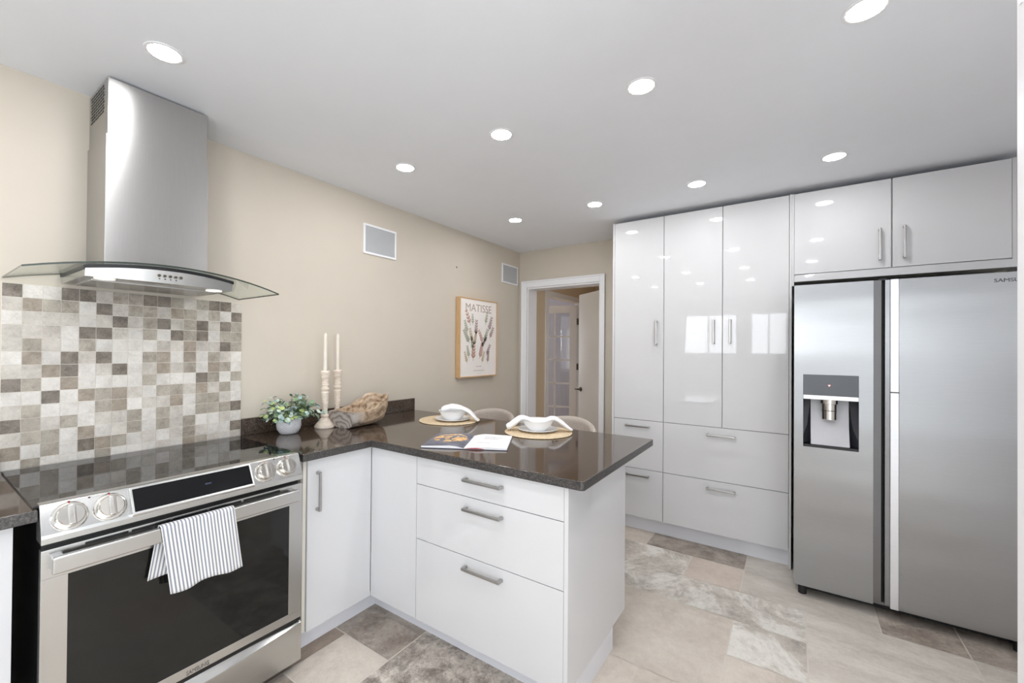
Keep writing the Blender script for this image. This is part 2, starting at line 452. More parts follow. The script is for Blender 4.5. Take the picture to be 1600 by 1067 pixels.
# floor: stone slabs of a 305 mm module over a grout bed
G = 0.305; GX, GY = 2.155, 2.80
fl = MB()
fl.box(-0.12, 3.58, YF - 0.12, 6.35, -0.06, -0.0016, 0, 7)
cells = {}
slabs = []
def slab(i, j, w, h, typ, tint=0.0):
    for a in range(i, i + w):
        for b in range(j, j + h):
            if (a, b) in cells: return False
    for a in range(i, i + w):
        for b in range(j, j + h): cells[(a, b)] = 1
    slabs.append((i, j, w, h, typ, tint)); return True
for s in ((-2, 1, 2, 2, 2), (-4, 1, 2, 1, 0), (-3, -1, 2, 2, 1), (-1, 0, 1, 1, 3), (-1, -1, 2, 1, 1, -0.03), (0, 0, 2, 2, 5, -0.05), (2, 0, 1, 1, 2, 0.12), (3, 0, 2, 1, 2, 0.1),
          (1, -2, 2, 2, 5, 0.03), (3, -2, 2, 2, 5), (-2, -3, 2, 2, 0, 0.02), (0, -2, 1, 1, 1, -0.02), (0, -4, 1, 2, 0, 0.03), (-1, -4, 1, 1, 0), (-3, -4, 2, 1, 0, 0.03),
          (-6, -5, 2, 2, 2), (-4, -6, 2, 2, 4), (-5, -6, 1, 1, 0, -0.06), (-6, -7, 1, 2, 6), (-5, -7, 1, 1, 2), (-2, -6, 1, 2, 4), (-4, -8, 2, 2, 0)):
    slab(*s)
rf = random.Random(3)
for j in range(-19, 12):
    for i in range(-8, 5):
        if (i, j) in cells: continue
        opts = [(2, 2), (2, 1), (1, 2), (1, 1)]; rf.shuffle(opts)
        for w, h in opts + [(1, 1)]:
            if i + w > 5 or j + h > 12: continue
            if slab(i, j, w, h, rf.choice([0, 0, 1, 2, 3, 5, 5]), rf.uniform(-0.06, 0.06)): break
for i, j, w, h, typ, tint in slabs:
    g = 0.0030
    x0, x1, y0, y1 = GX + i * G + g, GX + (i + w) * G - g, GY + j * G + g, GY + (j + h) * G - g
    x0, x1, y0, y1 = max(x0, -0.12), min(x1, 3.58), max(y0, YF - 0.12), min(y1, 6.35)
    if x1 - x0 < 0.02 or y1 - y0 < 0.02: continue
    fl.face([(x0, y0, 0), (x1, y0, 0), (x1, y1, 0), (x0, y1, 0)], typ, tint, rf.random())
struct('floor', fl, FT + [M['fgrout']])

# hall beyond the doorway
HX0, HX1, HY1 = -0.10, 1.02, 6.2
mb = MB(); mb.box(HX0 - 0.1, HX0, YB + 0.17, 4.68, 0, CEIL); mb.box(HX0 - 0.1, HX0, 5.72, HY1 + 0.1, 0, CEIL); mb.box(HX0 - 0.1, HX0, 4.68, 5.72, 2.06, CEIL)
struct('wall_hall_left', mb, M['hallwall'])
struct('wall_hall_end', B(HX0, HX1, HY1, HY1 + 0.1, 0, CEIL), M['hallwall'])
struct('wall_hall_right', B(HX1, HX1 + 0.1, YB + 0.17, HY1 + 0.1, 0, CEIL), M['hallwall'])
struct('ceiling_hall', B(-3.1, HX1 + 0.1, YB + 0.17, 6.6, CEIL, CEIL + 0.1), M['ceiling'])
mb = MB(); mb.box(-3.1, HX0 - 0.1, 6.5, 6.6, 0, CEIL); mb.box(-3.1, HX0 - 0.1, YB + 0.07, YB + 0.17, 0, CEIL)
mb.box(-3.1, -3.0, YB + 0.17, 4.5, 0, CEIL); mb.box(-3.1, -3.0, 5.9, 6.5, 0, CEIL); mb.box(-3.1, -3.0, 4.5, 5.9, 0, 0.85); mb.box(-3.1, -3.0, 4.5, 5.9, 2.1, CEIL)
struct('wall_far_room', mb, plain('lilac grey far room paint', lin(160, 154, 156), 0.6, mott=0.01))
struct('floor_far_room', B(-3.1, -0.121, YB + 0.07, 6.6, -0.06, 0.0), M['hallwall'])
w = MB()
for q in ((4.5, 4.56, 0.85, 2.1), (5.84, 5.9, 0.85, 2.1), (4.56, 5.84, 0.85, 0.91), (4.56, 5.84, 2.04, 2.1), (5.18, 5.22, 0.91, 2.04)):
    w.box(-3.08, -3.02, q[0], q[1], q[2], q[3])
o = struct('window_4', w, M['trim'])  # unseen window, added as an opening for the hall fill light
B(-3.053, -3.047, 4.56, 5.84, 0.91, 2.04).obj('pane', M['pane'], o)

# casing of the kitchen doorway: profiled boards round the opening plus the jamb lining
def casing_profile(mb, a0, a1, z0, z1, vertical, side, y):
    if vertical:
        mb.box(a0, a1, y - 0.016, y, z0, z1, 0.003)
        e = (a0, a0 + 0.016) if side < 0 else (a1 - 0.016, a1)
        mb.box(e[0], e[1], y - 0.024, y, z0, z1, 0.004)
mb = MB()
casing_profile(mb, 0.034, 0.098, 0, 2.105, True, -1, YB)
casing_profile(mb, 0.905, 0.953, 0, 2.105, True, 1, YB)
mb.box(0.098, 0.905, YB - 0.016, YB, 2.035, 2.105, 0.003); mb.box(0.05, 0.937, YB - 0.024, YB, 2.089, 2.105, 0.004)
mb.box(0.098, 0.112, YB, YB + 0.175, 0, 2.035); mb.box(0.893, 0.905, YB, YB + 0.175, 0, 2.035); mb.box(0.112, 0.893, YB, YB + 0.175, 2.02, 2.035)
struct('trim_2', mb, M['trim'])
# casing of the doorway in the hall's left wall
mb = MB()
for a, b in ((4.60, 4.68), (5.70, 5.78)): mb.box(HX0, HX0 + 0.018, a, b, 0, 2.12, 0.003)
mb.box(HX0, HX0 + 0.018, 4.68, 5.70, 2.05, 2.12, 0.003)
mb.box(HX0 - 0.1, HX0, 5.68, 5.72, 0, 2.06); mb.box(HX0 - 0.1, HX0, 4.68, 4.695, 0, 2.06)
struct('trim_3', mb, M['trim'])

# glazed french door swung into the far room, hinged at the far jamb
def xf(px, py, ang): return Matrix.Translation((px, py, 0)) @ Matrix.Rotation(ang, 4, 'Z')
fm = xf(HX0 - 0.06, 5.672, R(180 + 22))
mb = MB(); W, H = 0.62, 2.03
mb.box(0, 0.10, -0.018, 0.018, 0.01, H, 0.002, m=fm); mb.box(W - 0.10, W, -0.018, 0.018, 0.01, H, 0.002, m=fm)
mb.box(0.10, W - 0.10, -0.018, 0.018, H - 0.11, H, 0.002, m=fm); mb.box(0.10, W - 0.10, -0.018, 0.018, 0.01, 0.22, 0.002, m=fm)
for k in (1,): mb.box(W / 2 - 0.012, W / 2 + 0.012, -0.012, 0.012, 0.22, H - 0.11, 0.002, m=fm)
for k in range(1, 5):
    z = 0.22 + (H - 0.33) * k / 5; mb.box(0.10, W - 0.10, -0.012, 0.012, z - 0.012, z + 0.012, 0.002, m=fm)
d1 = struct('door_1', mb, M['door'])
MB().box(0.10, W - 0.10, -0.003, 0.003, 0.22, H - 0.11, m=fm).obj('pane', M['pane'], d1)
mb = MB(); mb.box(W - 0.075, W - 0.035, -0.026, -0.018, 0.96, 1.02, 0.003, m=fm); mb.box(W - 0.15, W - 0.05, -0.05, -0.038, 0.98, 0.995, 0.003, m=fm); mb.box(W - 0.062, W - 0.048, -0.045, -0.02, 0.98, 0.995, m=fm)
mb.obj('door_handle', M['bronze'], d1)
for z in (1.75, 1.10, 0.25): MB().box(HX0 - 0.055, HX0 - 0.035, 5.655, 5.685, z, z + 0.09).obj('hinge', M['bronze'], d1)
# plain white door standing open, hinged on the hall's right wall
ax, ay, bx, by = 0.342, 4.623, 1.0, 4.129
ang = math.atan2(by - ay, bx - ax); L = math.hypot(bx - ax, by - ay)
dm = xf(ax, ay, ang)
d2 = struct('door_2', MB().box(0, L, 0, 0.036, 0.01, 2.03, 0.002, m=dm), M['door'])
mb = MB(); mb.cyl((0.055, -0.008, 0.93), (0.055, 0, 0.93), 0.026); mb.cyl((0.055, -0.045, 0.93), (0.055, 0, 0.93), 0.010)
mb.box(-0.005, 0.065, -0.055, -0.040, 0.922, 0.938, 0.004)
bmesh.ops.transform(mb.bm, matrix=dm, verts=mb.bm.verts)
mb.obj('door_handle', M['bronze'], d2)

# ------------------------------------------------------------------ ceiling downlights
vis = {(0, 2): 'small recessed downlight nearest the hall doorway corner',
       (1, 2): 'recessed downlight before the left end of the pantry doors, second of the far row',
       (2, 2): 'recessed downlight above the middle pantry doors, third of the far row',
       (3, 2): 'recessed downlight in front of the cupboards over the fridge',
       (0, 1): 'recessed downlight near the wall speaker, leftmost of the middle row',
       (1, 1): 'recessed downlight above the peninsula, second of the middle row',
       (2, 1): 'large bright downlight at the ceiling centre, third of the middle row',
       (3, 1): 'bright downlight cut by the top edge, upper right of the photo',
       (0, 0): 'bright recessed downlight just in front of the hood chimney'}
LX = [0.575, 1.243, 1.910, 2.580]; LY = [0.545, 1.678, 2.855, -0.50]
for i, x in enumerate(LX):
    for j, y in enumerate(LY):
        if (i, j) in vis: t_ = thing('ceiling_downlight', vis[(i, j)], 'ceiling light', (x, y, CEIL), group='recessed ceiling downlights')
        else: t_ = thing('ceiling_downlight', 'recessed downlight out of frame, seen only as a reflection in the pantry doors', 'ceiling light', (x, y, CEIL), group='downlights out of frame')
        MB().lathe([(0.047, 0.0), (0.047, -0.002), (0.054, -0.003), (0.058, -0.002), (0.058, 0.0)], (x, y, CEIL), 40).obj('trim_ring', M['trim'], t_)
        MB().lathe([(0.0, -0.0026), (0.0465, -0.0026), (0.0465, -0.0002), (0.0, -0.0002)], (x, y, CEIL), 40).obj('lens', M['lamp'], t_)

t_ = thing('ceiling_downlight', 'added fill downlight in the hall, out of view behind the head of the doorway', 'ceiling light', (0.45, 4.32, CEIL))  # unseen lamp added to brighten the hall door and wall strip
MB().lathe([(0.047, 0.0), (0.047, -0.002), (0.054, -0.003), (0.058, -0.002), (0.058, 0.0)], (0.45, 4.32, CEIL), 40).obj('trim_ring', M['trim'], t_)
MB().lathe([(0.0, -0.0026), (0.0465, -0.0026), (0.0465, -0.0002), (0.0, -0.0002)], (0.45, 4.32, CEIL), 40).obj('lens', emis('added hall fill lens', (1.0, 0.97, 0.93, 1), 16.0), t_)
# ------------------------------------------------------------------ tile backsplash
rows = ["DWWDDLMMDDMLMDDL", "LBMMWDLMMLBMLMWD", "WLLLWLDLMDLMDLDM", "LLLWDDLWMWDMDWMM", "LMLWMWWWWLLBLLDM", "WBWDLDWWMBWBWMLW", "LLBDWLDWLBLMWBMW", "DMWBWWWWMWWWDMWM",
        "WWDWBMBLWMMLBLMW", "LMWWWMBWLLBWMMLW", "DMLMWLLMWMLWMMMD", "LMMWBWLMWMLMWWLW", "BWMWDBMWLWLMLWWD", "WMWWWMWWWLWBMLWL"]
P0, PT = 0.2345, 0.0519
ytile, ztile, PZ = 0.2345, 1.6145, 0.0512
bs = MB()
bs.box(0.0008, 0.004, ytile, ytile + 16 * PT, ztile - 14 * PZ + 0.01, ztile, 0, 5)
rt = random.Random(11)
for r, row in enumerate(rows):
    for c_, ch in enumerate(row):
        y0 = ytile + c_ * PT + 0.0011; y1 = y0 + PT - 0.0022; z1 = ztile - r * PZ - 0.0011; z0 = z1 - PZ + 0.0022
        if r == 13: z0 = max(z0, 0.916)
        k = 'WLMDB'.index(ch); tn = rt.uniform(-0.07, 0.07); sd = rt.random(); X = 0.006
        bs.face([(X, y0, z0), (X, y1, z0), (X, y1, z1), (X, y0, z1)], k, tn, sd)
        for (a, b) in (((y0, z0), (y1, z0)), ((y1, z0), (y1, z1)), ((y1, z1), (y0, z1)), ((y0, z1), (y0, z0))):
            bs.face([(0.003, a[0], a[1]), (0.003, b[0], b[1]), (X, b[0], b[1]), (X, a[0], a[1])], k, tn, sd)
o = bs.obj('tile_backsplash', WT + [M['grout']], origin=(0, 0.65, 0.916))
tag(o, 'mosaic backsplash of taupe and cream stone squares behind the range', 'backsplash')

# ------------------------------------------------------------------ counters
CT0, CT1 = 0.878, 0.914
def slab_edges(poly, z0, z1, bev=0.004):
    mb = MB()
    mb.prism(poly, 'z', z0, z1)
    bmesh.ops.bevel(mb.bm, geom=[e for e in mb.bm.edges if abs(e.verts[0].co.z - e.verts[1].co.z) < 1e-5], offset=bev, segments=3, profile=0.5, affect='EDGES')
    for f in mb.bm.faces: f.material_index = 0 if f.normal.z > 0.5 else 1
    return mb
rc = 0.018; cx_, cy_ = 1.7959 - rc, 1.4071 + rc
arc = [(cx_ + rc * math.sin(a), cy_ - rc * math.cos(a)) for a in [R(15 * k) for k in range(7)]]
poly = [(0.0, 1.0407), (0.6402, 1.0407), (0.6402, 1.4071)] + arc + [(1.7959, 2.3102), (0.0, 2.3102)]
ct = slab_edges(poly, CT0, CT1).obj('countertop', [M['granite'], M['granite_edge']], origin=(0.9, 1.85, CT0))
tag(ct, 'polished dark granite L-shaped worktop with peninsula, set with placemats and a book', 'countertop')
tag(MB().box(0.0, 0.02, 1.068, 2.3102, CT1 + 0.0004, 1.003, 0.002).obj('granite_upstand', M['granite'], origin=(0.01, 1.69, CT1)), 'long dark granite upstand along the wall behind the plant, candlesticks and bowl', 'upstand', 'granite upstands')
ct2 = slab_edges([(0.0, -0.75), (0.6402, -0.75), (0.6402, 0.2455), (0.0, 0.2455)], CT0, CT1).obj('countertop', [M['granite'], M['granite_edge']], origin=(0.32, -0.2, CT0))
tag(ct2, 'short dark granite worktop left of the range, cut by the photo edge', 'countertop')
tag(MB().box(0.0, 0.02, -0.75, 0.2335, CT1 + 0.0004, 0.99, 0.002).obj('granite_upstand', M['granite'], origin=(0.01, -0.25, CT1)), 'short granite upstand left of the mosaic tiles, a sliver at the photo edge', 'upstand', 'granite upstands')

# ------------------------------------------------------------------ cabinets
def handle(parent, p0, p1, n, proj=0.032):
    # satin bar on two bent posts
    p0, p1, n = Vector(p0), Vector(p1), Vector(n)
    t = (p1 - p0).normalized(); s = n.cross(t)
    m = Matrix((t, s, n)).transposed().to_4x4(); m.translation = p0
    Ln = (p1 - p0).length; mb = MB()
    mb.box(0, Ln, -0.0065, 0.0065, proj - 0.009, proj, 0.003, m=m)
    for a in (0.0, Ln - 0.013): mb.box(a, a + 0.013, -0.0062, 0.0062, -0.0005, proj - 0.002, 0.0025, m=m)
    return mb.obj('handle', M['nickel'], parent)
def front(kind, parent, x0, x1, y0, y1, z0, z1, mat='gloss'):
    return B(x0, x1, y0, y1, z0, z1, 0.0012).obj(kind, M[mat], parent)

YT = 3.279; TY = 0.019
# narrow pantry
pn = thing('pantry_cabinet', 'narrow white gloss pantry with one door above two drawers, nearest the doorway', 'cabinet', (1.42, 3.56, 0), group='white gloss pantry units')
mb = MB(); mb.box(1.2435, 1.615, YT + TY + 0.001, YB - 0.002, 0.11, 2.378); mb.obj('carcass', M['carcass'], pn)
MB().box(1.2265, 1.242, YT, YB - 0.002, 0.0, 2.387, 0.001).obj('side_panel', M['gloss'], pn)
d = front('door', pn, 1.2435, 1.6140, YT, YT + TY, 0.8545, 2.383); handle(d, (1.565, YT, 1.424), (1.565, YT, 1.605), (0, -1, 0))
for z0, z1, hz in ((0.4825, 0.8510, 0.807), (0.114, 0.479, 0.431)):
    d = front('drawer', pn, 1.2435, 1.6140, YT, YT + TY, z0, z1); handle(d, (1.339, YT, hz), (1.519, YT, hz), (0, -1, 0))
MB().box(1.2435, 1.6155, 3.338, 3.352, 0.0, 0.109).obj('plinth', M['plinth'], pn)
# wide pantry
pw = thing('pantry_cabinet', 'wide white gloss pantry with two doors above two wide drawers, beside the fridge', 'cabinet', (2.0, 3.56, 0), group='white gloss pantry units')
MB().box(1.6165, 2.381, YT + TY + 0.001, YB - 0.002, 0.11, 2.378).obj('carcass', M['carcass'], pw)
MB().box(2.3835, 2.396, YT, YB - 0.002, 0.0, 2.387, 0.001).obj('side_panel', M['gloss'], pw)
for x0, x1, hx in ((1.6175, 2.0015, 1.9495), (2.0055, 2.3815, 2.051)):
    d = front('door', pw, x0, x1, YT, YT + TY, 0.8545, 2.383); handle(d, (hx, YT, 1.433), (hx, YT, 1.601), (0, -1, 0))
for z0, z1, hz in ((0.4825, 0.8510, 0.797), (0.114, 0.479, 0.426)):
    d = front('drawer', pw, 1.6175, 2.3815, YT, YT + TY, z0, z1); handle(d, (1.909, YT, hz), (2.085, YT, hz), (0, -1, 0))
MB().box(1.6155, 2.3835, 3.338, 3.352, 0.0, 0.109).obj('plinth', M['plinth'], pw)
# cupboard over the fridge
uc = thing('wall_cabinet', 'white gloss two-door cupboard above the steel fridge', 'cabinet', (2.87, 3.56, 1.82))
MB().box(2.4095, 3.322, YT + TY + 0.001, YB - 0.002, 1.832, 2.378).obj('carcass', M['carcass'], uc)
for x0, x1, hx in ((2.4085, 2.8640, 2.8145), (2.8700, 3.3225, 2.9190)):
    d = front('door', uc, x0, x1, YT, YT + TY, 1.872, 2.383); handle(d, (hx, YT, 1.917), (hx, YT, 2.099), (0, -1, 0))
MB().box(2.3965, 2.4070, YT + 0.002, YB - 0.002, 1.80, 2.385).obj('filler_strip', M['carcass'], uc)
MB().box(2.4085, 3.3405, YT - 0.004, YT + 0.10, 1.824, 1.8665, 0.001).obj('bottom_rail', M['gloss'], uc)
MB().box(3.3245, 3.3405, YT + 0.004, YB - 0.002, 1.8665, 2.387, 0.001).obj('side_panel', M['gloss'], uc)
# peninsula drawer unit
dr = thing('base_cabinet', 'white gloss peninsula unit with three wide drawers under the worktop', 'cabinet', (1.33, 1.75, 0))
MB().box(0.9395, 1.7075, 1.4545, 2.06, 0.11, 0.877).obj('carcass', M['carcass'], dr)
for z0, z1, hz in ((0.7435, 0.8700, 0.820), (0.4860, 0.7405, 0.6945), (0.104, 0.4830, 0.4405)):
    d = front('drawer', dr, 0.9405, 1.7065, 1.4349, 1.4535, z0, z1); handle(d, (1.238, 1.4349, hz), (1.436, 1.4349, hz), (0, -1, 0))
mb = MB()
mb.prism([(1.4335, 0.112), (2.080, 0.112), (2.080, 0.877), (1.4335, 0.877)], 'x', 1.7085, 1.7254)
mb.obj('end_panel', M['gloss'], dr)
MB().box(0.70, 1.719, 1.5165, 1.5325, 0.0, 0.1095).obj('plinth', M['plinth'], dr)
MB().box(1.7045, 1.7195, 1.5325, 1.930, 0.0, 0.1115).obj('plinth', M['plinth'], dr)
# corner unit with the blank panel
cu = thing('base_cabinet', 'white gloss corner unit with one blank panel, between door unit and drawers', 'cabinet', (0.6, 1.75, 0))
MB().box(0.05, 0.9375, 1.4545, 2.06, 0.11, 0.877).obj('carcass', M['carcass'], cu)
front('corner_panel', cu, 0.6105, 0.9375, 1.4349, 1.4535, 0.104, 0.8755)
MB().box(0.5485, 0.70, 1.5165, 1.5325, 0.0, 0.1095).obj('plinth', M['plinth'], cu)
# door unit right of the range
db = thing('base_cabinet', 'white gloss one-door base unit right of the range, with a vertical bar handle', 'cabinet', (0.3, 1.25, 0))
MB().box(0.05, 0.589, 1.0625, 1.4300, 0.11, 0.877).obj('carcass', M['filler'], db)
d = front('door', db, 0.590, 0.6092, 1.0825, 1.4335, 0.1025, 0.8705); handle(d, (0.6092, 1.128, 0.636), (0.6092, 1.128, 0.815), (1, 0, 0))
MB().box(0.584, 0.600, 1.0650, 1.0805, 0.1025, 0.877).obj('filler_strip', M['filler'], db)
MB().box(0.534, 0.5480, 1.03, 1.5165, 0.0, 0.1095).obj('plinth', M['plinth'], db)
# unit left of the range
lb = thing('base_cabinet', 'white base unit left of the range, only a sliver at the photo edge', 'cabinet', (0.3, -0.25, 0))
MB().box(0.05, 0.589, -0.74, 0.2035, 0.11, 0.877).obj('carcass', M['carcass'], lb)
front('door', lb, 0.590, 0.6092, -0.74, 0.2035, 0.1025, 0.8705)
MB().box(0.534, 0.548, -0.74, 0.2035, 0.0, 0.1095).obj('plinth', M['plinth'], lb)

# ------------------------------------------------------------------ range
RY0, RY1 = 0.2490, 1.0235
rg = thing('kitchen_range', 'stainless slide-in electric range with black glass cooktop and oven door', 'range', (0.34, 0.636, 0))
MB().box(0.03, 0.640, RY0 + 0.004, RY1 - 0.004, 0.03, 0.905, 0.002).obj('body', M['black'], rg)
for yy in (RY0 + 0.05, RY1 - 0.05):
    for xx in (0.10, 0.58): MB().cyl((xx, yy, 0.0), (xx, yy, 0.031), 0.018).obj('foot', M['rubber'], rg)
ck = MB(); ck.box(0.042, 0.627, RY0 - 0.012, 1.034, 0.9145, 0.9215, 0.002)
ckp = ck.obj('cooktop', M['blackglass'], rg)
M['mark'] = plain('faint grey glass print', lin(120, 120, 116), 0.3)
for bx, by, br in ((0.20, 0.42, 0.075), (0.45, 0.43, 0.105), (0.20, 0.84, 0.105), (0.46, 0.84, 0.085), (0.25, 0.635, 0.055)):
    mk = MB(); n = 64
    for k in range(n):
        a0, a1 = 2 * math.pi * k / n, 2 * math.pi * (k + 1) / n
        mk.face([(bx + r * math.cos(a), by + r * math.sin(a), 0.92165) for r, a in ((br, a0), (br + 0.0009, a0), (br + 0.0009, a1), (br, a1))])
    mk.obj('burner_mark', M['mark'], ckp)
# control panel: sloped fascia
pf = [(0.600, 0.905), (0.600, 0.9235), (0.628, 0.9240), (0.634, 0.9215), (0.667, 0.842), (0.6685, 0.834), (0.6685, 0.8165), (0.600, 0.8165)]
cp = MB().prism(pf, 'y', RY0, RY1, bev=0.0015).obj('control_panel', M['steel'], rg)
SL = Vector((0.667 - 0.634, 0, 0.842 - 0.9215)).normalized()          # down the slope
SN = Vector((-SL.z, 0, SL.x))                                       # outward
if SN.x < 0: SN = -SN
def on_panel(y, d, off=0.0):
    p = Vector((0.634, y, 0.9215)) + SL * d + SN * off; return p
mslope = Matrix((Vector((0, 1, 0)), -SL, SN)).transposed().to_4x4()
for ky in (0.309, 0.399, 0.873, 0.960):
    mm = mslope.copy(); mm.translation = on_panel(ky, 0.046, 0.0)
    kb = MB(); kb.lathe([(0.041, -0.002), (0.041, 0.003), (0.038, 0.006), (0.034, 0.0065), (0.034, 0.002), (0.0, 0.002)], (0, 0, 0), 40, 0, mm)
    kn = kb.obj('knob_bezel', M['chrome'], cp)
    k2 = MB(); k2.lathe([(0.0318, 0.003), (0.0318, 0.010), (0.030, 0.026), (0.028, 0.0285), (0.0, 0.0285)], (0, 0, 0), 40, 0, mm)
    k2.box(-0.0085, 0.0085, -0.0285, 0.0285, 0.027, 0.038, 0.003, m=mm)
    kk = k2.obj('knob', M['chrome'], cp)
    MB().box(-0.0015, 0.0015, 0.036, 0.0405, 0.0058, 0.0066, m=mm).obj('pointer_mark', M['redmark'], cp)
for dy in (0.309, 0.354, 0.399, 0.915, 0.960):
    mm = mslope.copy(); mm.translation = on_panel(dy, 0.004, 0.0)
    MB().lathe([(0.0, 0.0006), (0.0028, 0.0006), (0.0028, -0.001), (0.0, -0.001)], (0, 0, 0), 12, 0, mm).obj('indicator_dot', M['dot'], cp)
# display pod
pod = [(0.628, 0.9205), (0.643, 0.9235), (0.6865, 0.8460), (0.6840, 0.8385), (0.664, 0.8385)]
dp = MB().prism(pod, 'y', 0.446, 0.819, bev=0.002).obj('display_frame', M['steel'], cp)
a = Vector((0.643, 0, 0.9235)); b = Vector((0.6865, 0, 0.8460)); dd = (b - a).normalized(); nn = Vector((-dd.z, 0, dd.x)); nn = nn if nn.x > 0 else -nn
mp_ = Matrix((Vector((0, 1, 0)), -dd, nn)).transposed().to_4x4(); mp_.translation = a
MB().box(0.453, 0.812, -0.0815, -0.007, -0.001, 0.0008, 0.0004, m=mp_).obj('display', M['displayglass'], dp)
MB().box(0.655, 0.675, -0.045, -0.040, 0.0005, 0.0011, m=mp_).obj('clock_digits', M['clock'], dp)
# oven door
od = MB(); dx0, dx1 = 0.640, 0.6685
gy0, gy1, gz0, gz1 = 0.3045, 0.9660, 0.2620, 0.7165
od.box(dx0, dx1, RY0, RY1, gz1, 0.8010, 0.002); od.box(dx0, dx1, RY0, RY1, 0.2280, gz0, 0.002)
od.box(dx0, dx1, RY0, gy0, gz0 - 0.003, gz1 + 0.003, 0.0005); od.box(dx0, dx1, gy1, RY1, gz0 - 0.003, gz1 + 0.003, 0.0005)
odp = od.obj('oven_door', M['steel'], rg)
MB().box(0.645, 0.6678, gy0 - 0.004, gy1 + 0.004, gz0 - 0.004, gz1 + 0.004).obj('door_glass', M['ovenglass'], odp)
hb = MB(); hb.box(0.688, 0.708, 0.266, 0.990, 0.738, 0.786, 0.005, seg=3)
for yy in (0.268, 0.964): hb.box(0.666, 0.690, yy, yy + 0.024, 0.742, 0.783, 0.002)
hb.obj('door_handle', M['steel'], odp)
vs = MB(); vs.box(0.6675, 0.6695, 0.34, 0.925, 0.7875, 0.7950)
vs.obj('vent_slot', M['black'], odp)
for yy in (0.44, 0.55, 0.66, 0.775): MB().box(0.668, 0.6702, yy, yy + 0.008, 0.7870, 0.7955).obj('slot_bridge', M['steel'], odp)
text_part('brand_lettering', 'SAMSUNG', 0.0195, (0.6690, 0.6385, 0.2395), (0, 1, 0), (0, 0, 1), M['lettering_pale'], odp, squeeze=0.80)
MB().box(0.640, 0.6640, RY0 + 0.002, RY1 - 0.002, 0.2120, 0.2280).obj('shadow_gap', M['black'], rg)
# storage drawer with a curved finger pull
sd = MB()
n = 20; g = []
for i in range(n + 1):
    y = RY0 + (RY1 - RY0) * i / n; s = 2 * i / n - 1
    zc = 0.212; dip = 0.024 * (1 - s * s)
    g.append([(0.640, y, zc), (0.648, y, zc), (0.6560, y, zc - 0.006 - dip * 0.4), (0.6680, y, zc - 0.010 - dip), (0.6690, y, zc - 0.016 - dip), (0.6690, y, 0.045), (0.640, y, 0.045)])
sd.sheet(g)
for i in (0, n):
    sd.bm.verts.ensure_lookup_table(); row = [sd.bm.verts[i * 7 + q] for q in range(7)]; sd.bm.faces.new(row)
bmesh.ops.recalc_face_normals(sd.bm, faces=sd.bm.faces)
sd.obj('storage_drawer', M['steel'], rg, sharp=25)

# ------------------------------------------------------------------ range hood
hc = 0.6425; hw = 0.4075
hd = thing('range_hood', 'stainless chimney hood with a curved glass canopy above the range', 'range hood', (0.13, 0.6325, 1.62))
MB().box(0.0, 0.2570, 0.4655, 0.7995, 2.17, CEIL - 0.009, 0.002).obj('upper_chimney', M['hoodsteel'], hd)
ch = MB().box(0.0, 0.2615, 0.4610, 0.8040, 1.685, 2.19, 0.0015).obj('lower_chimney', M['hoodsteel'], hd)
gr = MB()
for r in range(9):
    for c_ in range(6):
        x = 0.028 + c_ * 0.031 + (r % 2) * 0.006; z = 2.395 - r * 0.0125
        gr.box(x, x + 0.022, 0.4642, 0.4657, z - 0.0058, z, 0)
gr.obj('vent_grille', M['black'], hd)
def gz(y): s = (y - hc) / hw; return 1.694 - 0.058 * s * s
def gx(y): s = (y - hc) / hw; return 0.405 + 0.024 * (1 - s * s)
gl = MB(); n = 36; th = 0.006
top = [[(gx(hc - hw + 2 * hw * i / n) * q / 4.0 + 0.001, hc - hw + 2 * hw * i / n, gz(hc - hw + 2 * hw * i / n)) for q in range(5)] for i in range(n + 1)]
bot = [[(p[0], p[1], p[2] - th) for p in row] for row in top]
T = gl.sheet(top, 0, False); Bo = gl.sheet(bot, 0, False)
for i in range(n): f = gl.bm.faces.new((T[i][4], Bo[i][4], Bo[i + 1][4], T[i + 1][4])); f.material_index = 1
for i in (0, n):
    for q in range(4): f = gl.bm.faces.new((T[i][q], Bo[i][q], Bo[i][q + 1], T[i][q + 1])); f.material_index = 1
for i in range(n): f = gl.bm.faces.new((T[i][0], Bo[i][0], Bo[i + 1][0], T[i + 1][0])); f.material_index = 1
bmesh.ops.recalc_face_normals(gl.bm, faces=gl.bm.faces)
gl.obj('glass_canopy', [M['hoodglass'], M['glassedge']], hd)
by0, by1, bzb = 0.388, 0.862, 1.6275
def bx(y): s = (y - (by0 + by1) / 2) / ((by1 - by0) / 2); return 0.372 + 0.028 * (1 - s * s)
hb = MB(); n = 24; F_ = []
for i in range(n + 1):
    y = by0 + (by1 - by0) * i / n; zt = gz(y) - th - 0.012
    F_.append([(0.012, y, zt), (bx(y), y, zt), (bx(y) - 0.004, y, bzb), (0.012, y, bzb)])
V = hb.sheet(F_, 0, False)
for i in range(n): hb.bm.faces.new((V[i][3], V[i + 1][3], V[i + 1][0], V[i][0]))
hb.bm.faces.new(V[0]); hb.bm.faces.new(V[n])
bmesh.ops.recalc_face_normals(hb.bm, faces=hb.bm.faces)
body = hb.obj('canopy_body', M['steel'], hd)
tr = MB(); F_ = []
for i in range(n + 1):
    y = by0 - 0.004 + (by1 - by0 + 0.008) * i / n; zt = gz(y) - th
    F_.append([(0.012, y, zt), (bx(y) + 0.004, y, zt), (bx(y) + 0.004, y, zt - 0.0118), (0.012, y, zt - 0.0118)])
V = tr.sheet(F_, 0, False)
for i in range(n): tr.bm.faces.new((V[i][3], V[i + 1][3], V[i + 1][0], V[i][0]))
tr.bm.faces.new(V[0]); tr.bm.faces.new(V[n])
bmesh.ops.recalc_face_normals(tr.bm, faces=tr.bm.faces)
tr.obj('seal_strip', M['black'], hd)
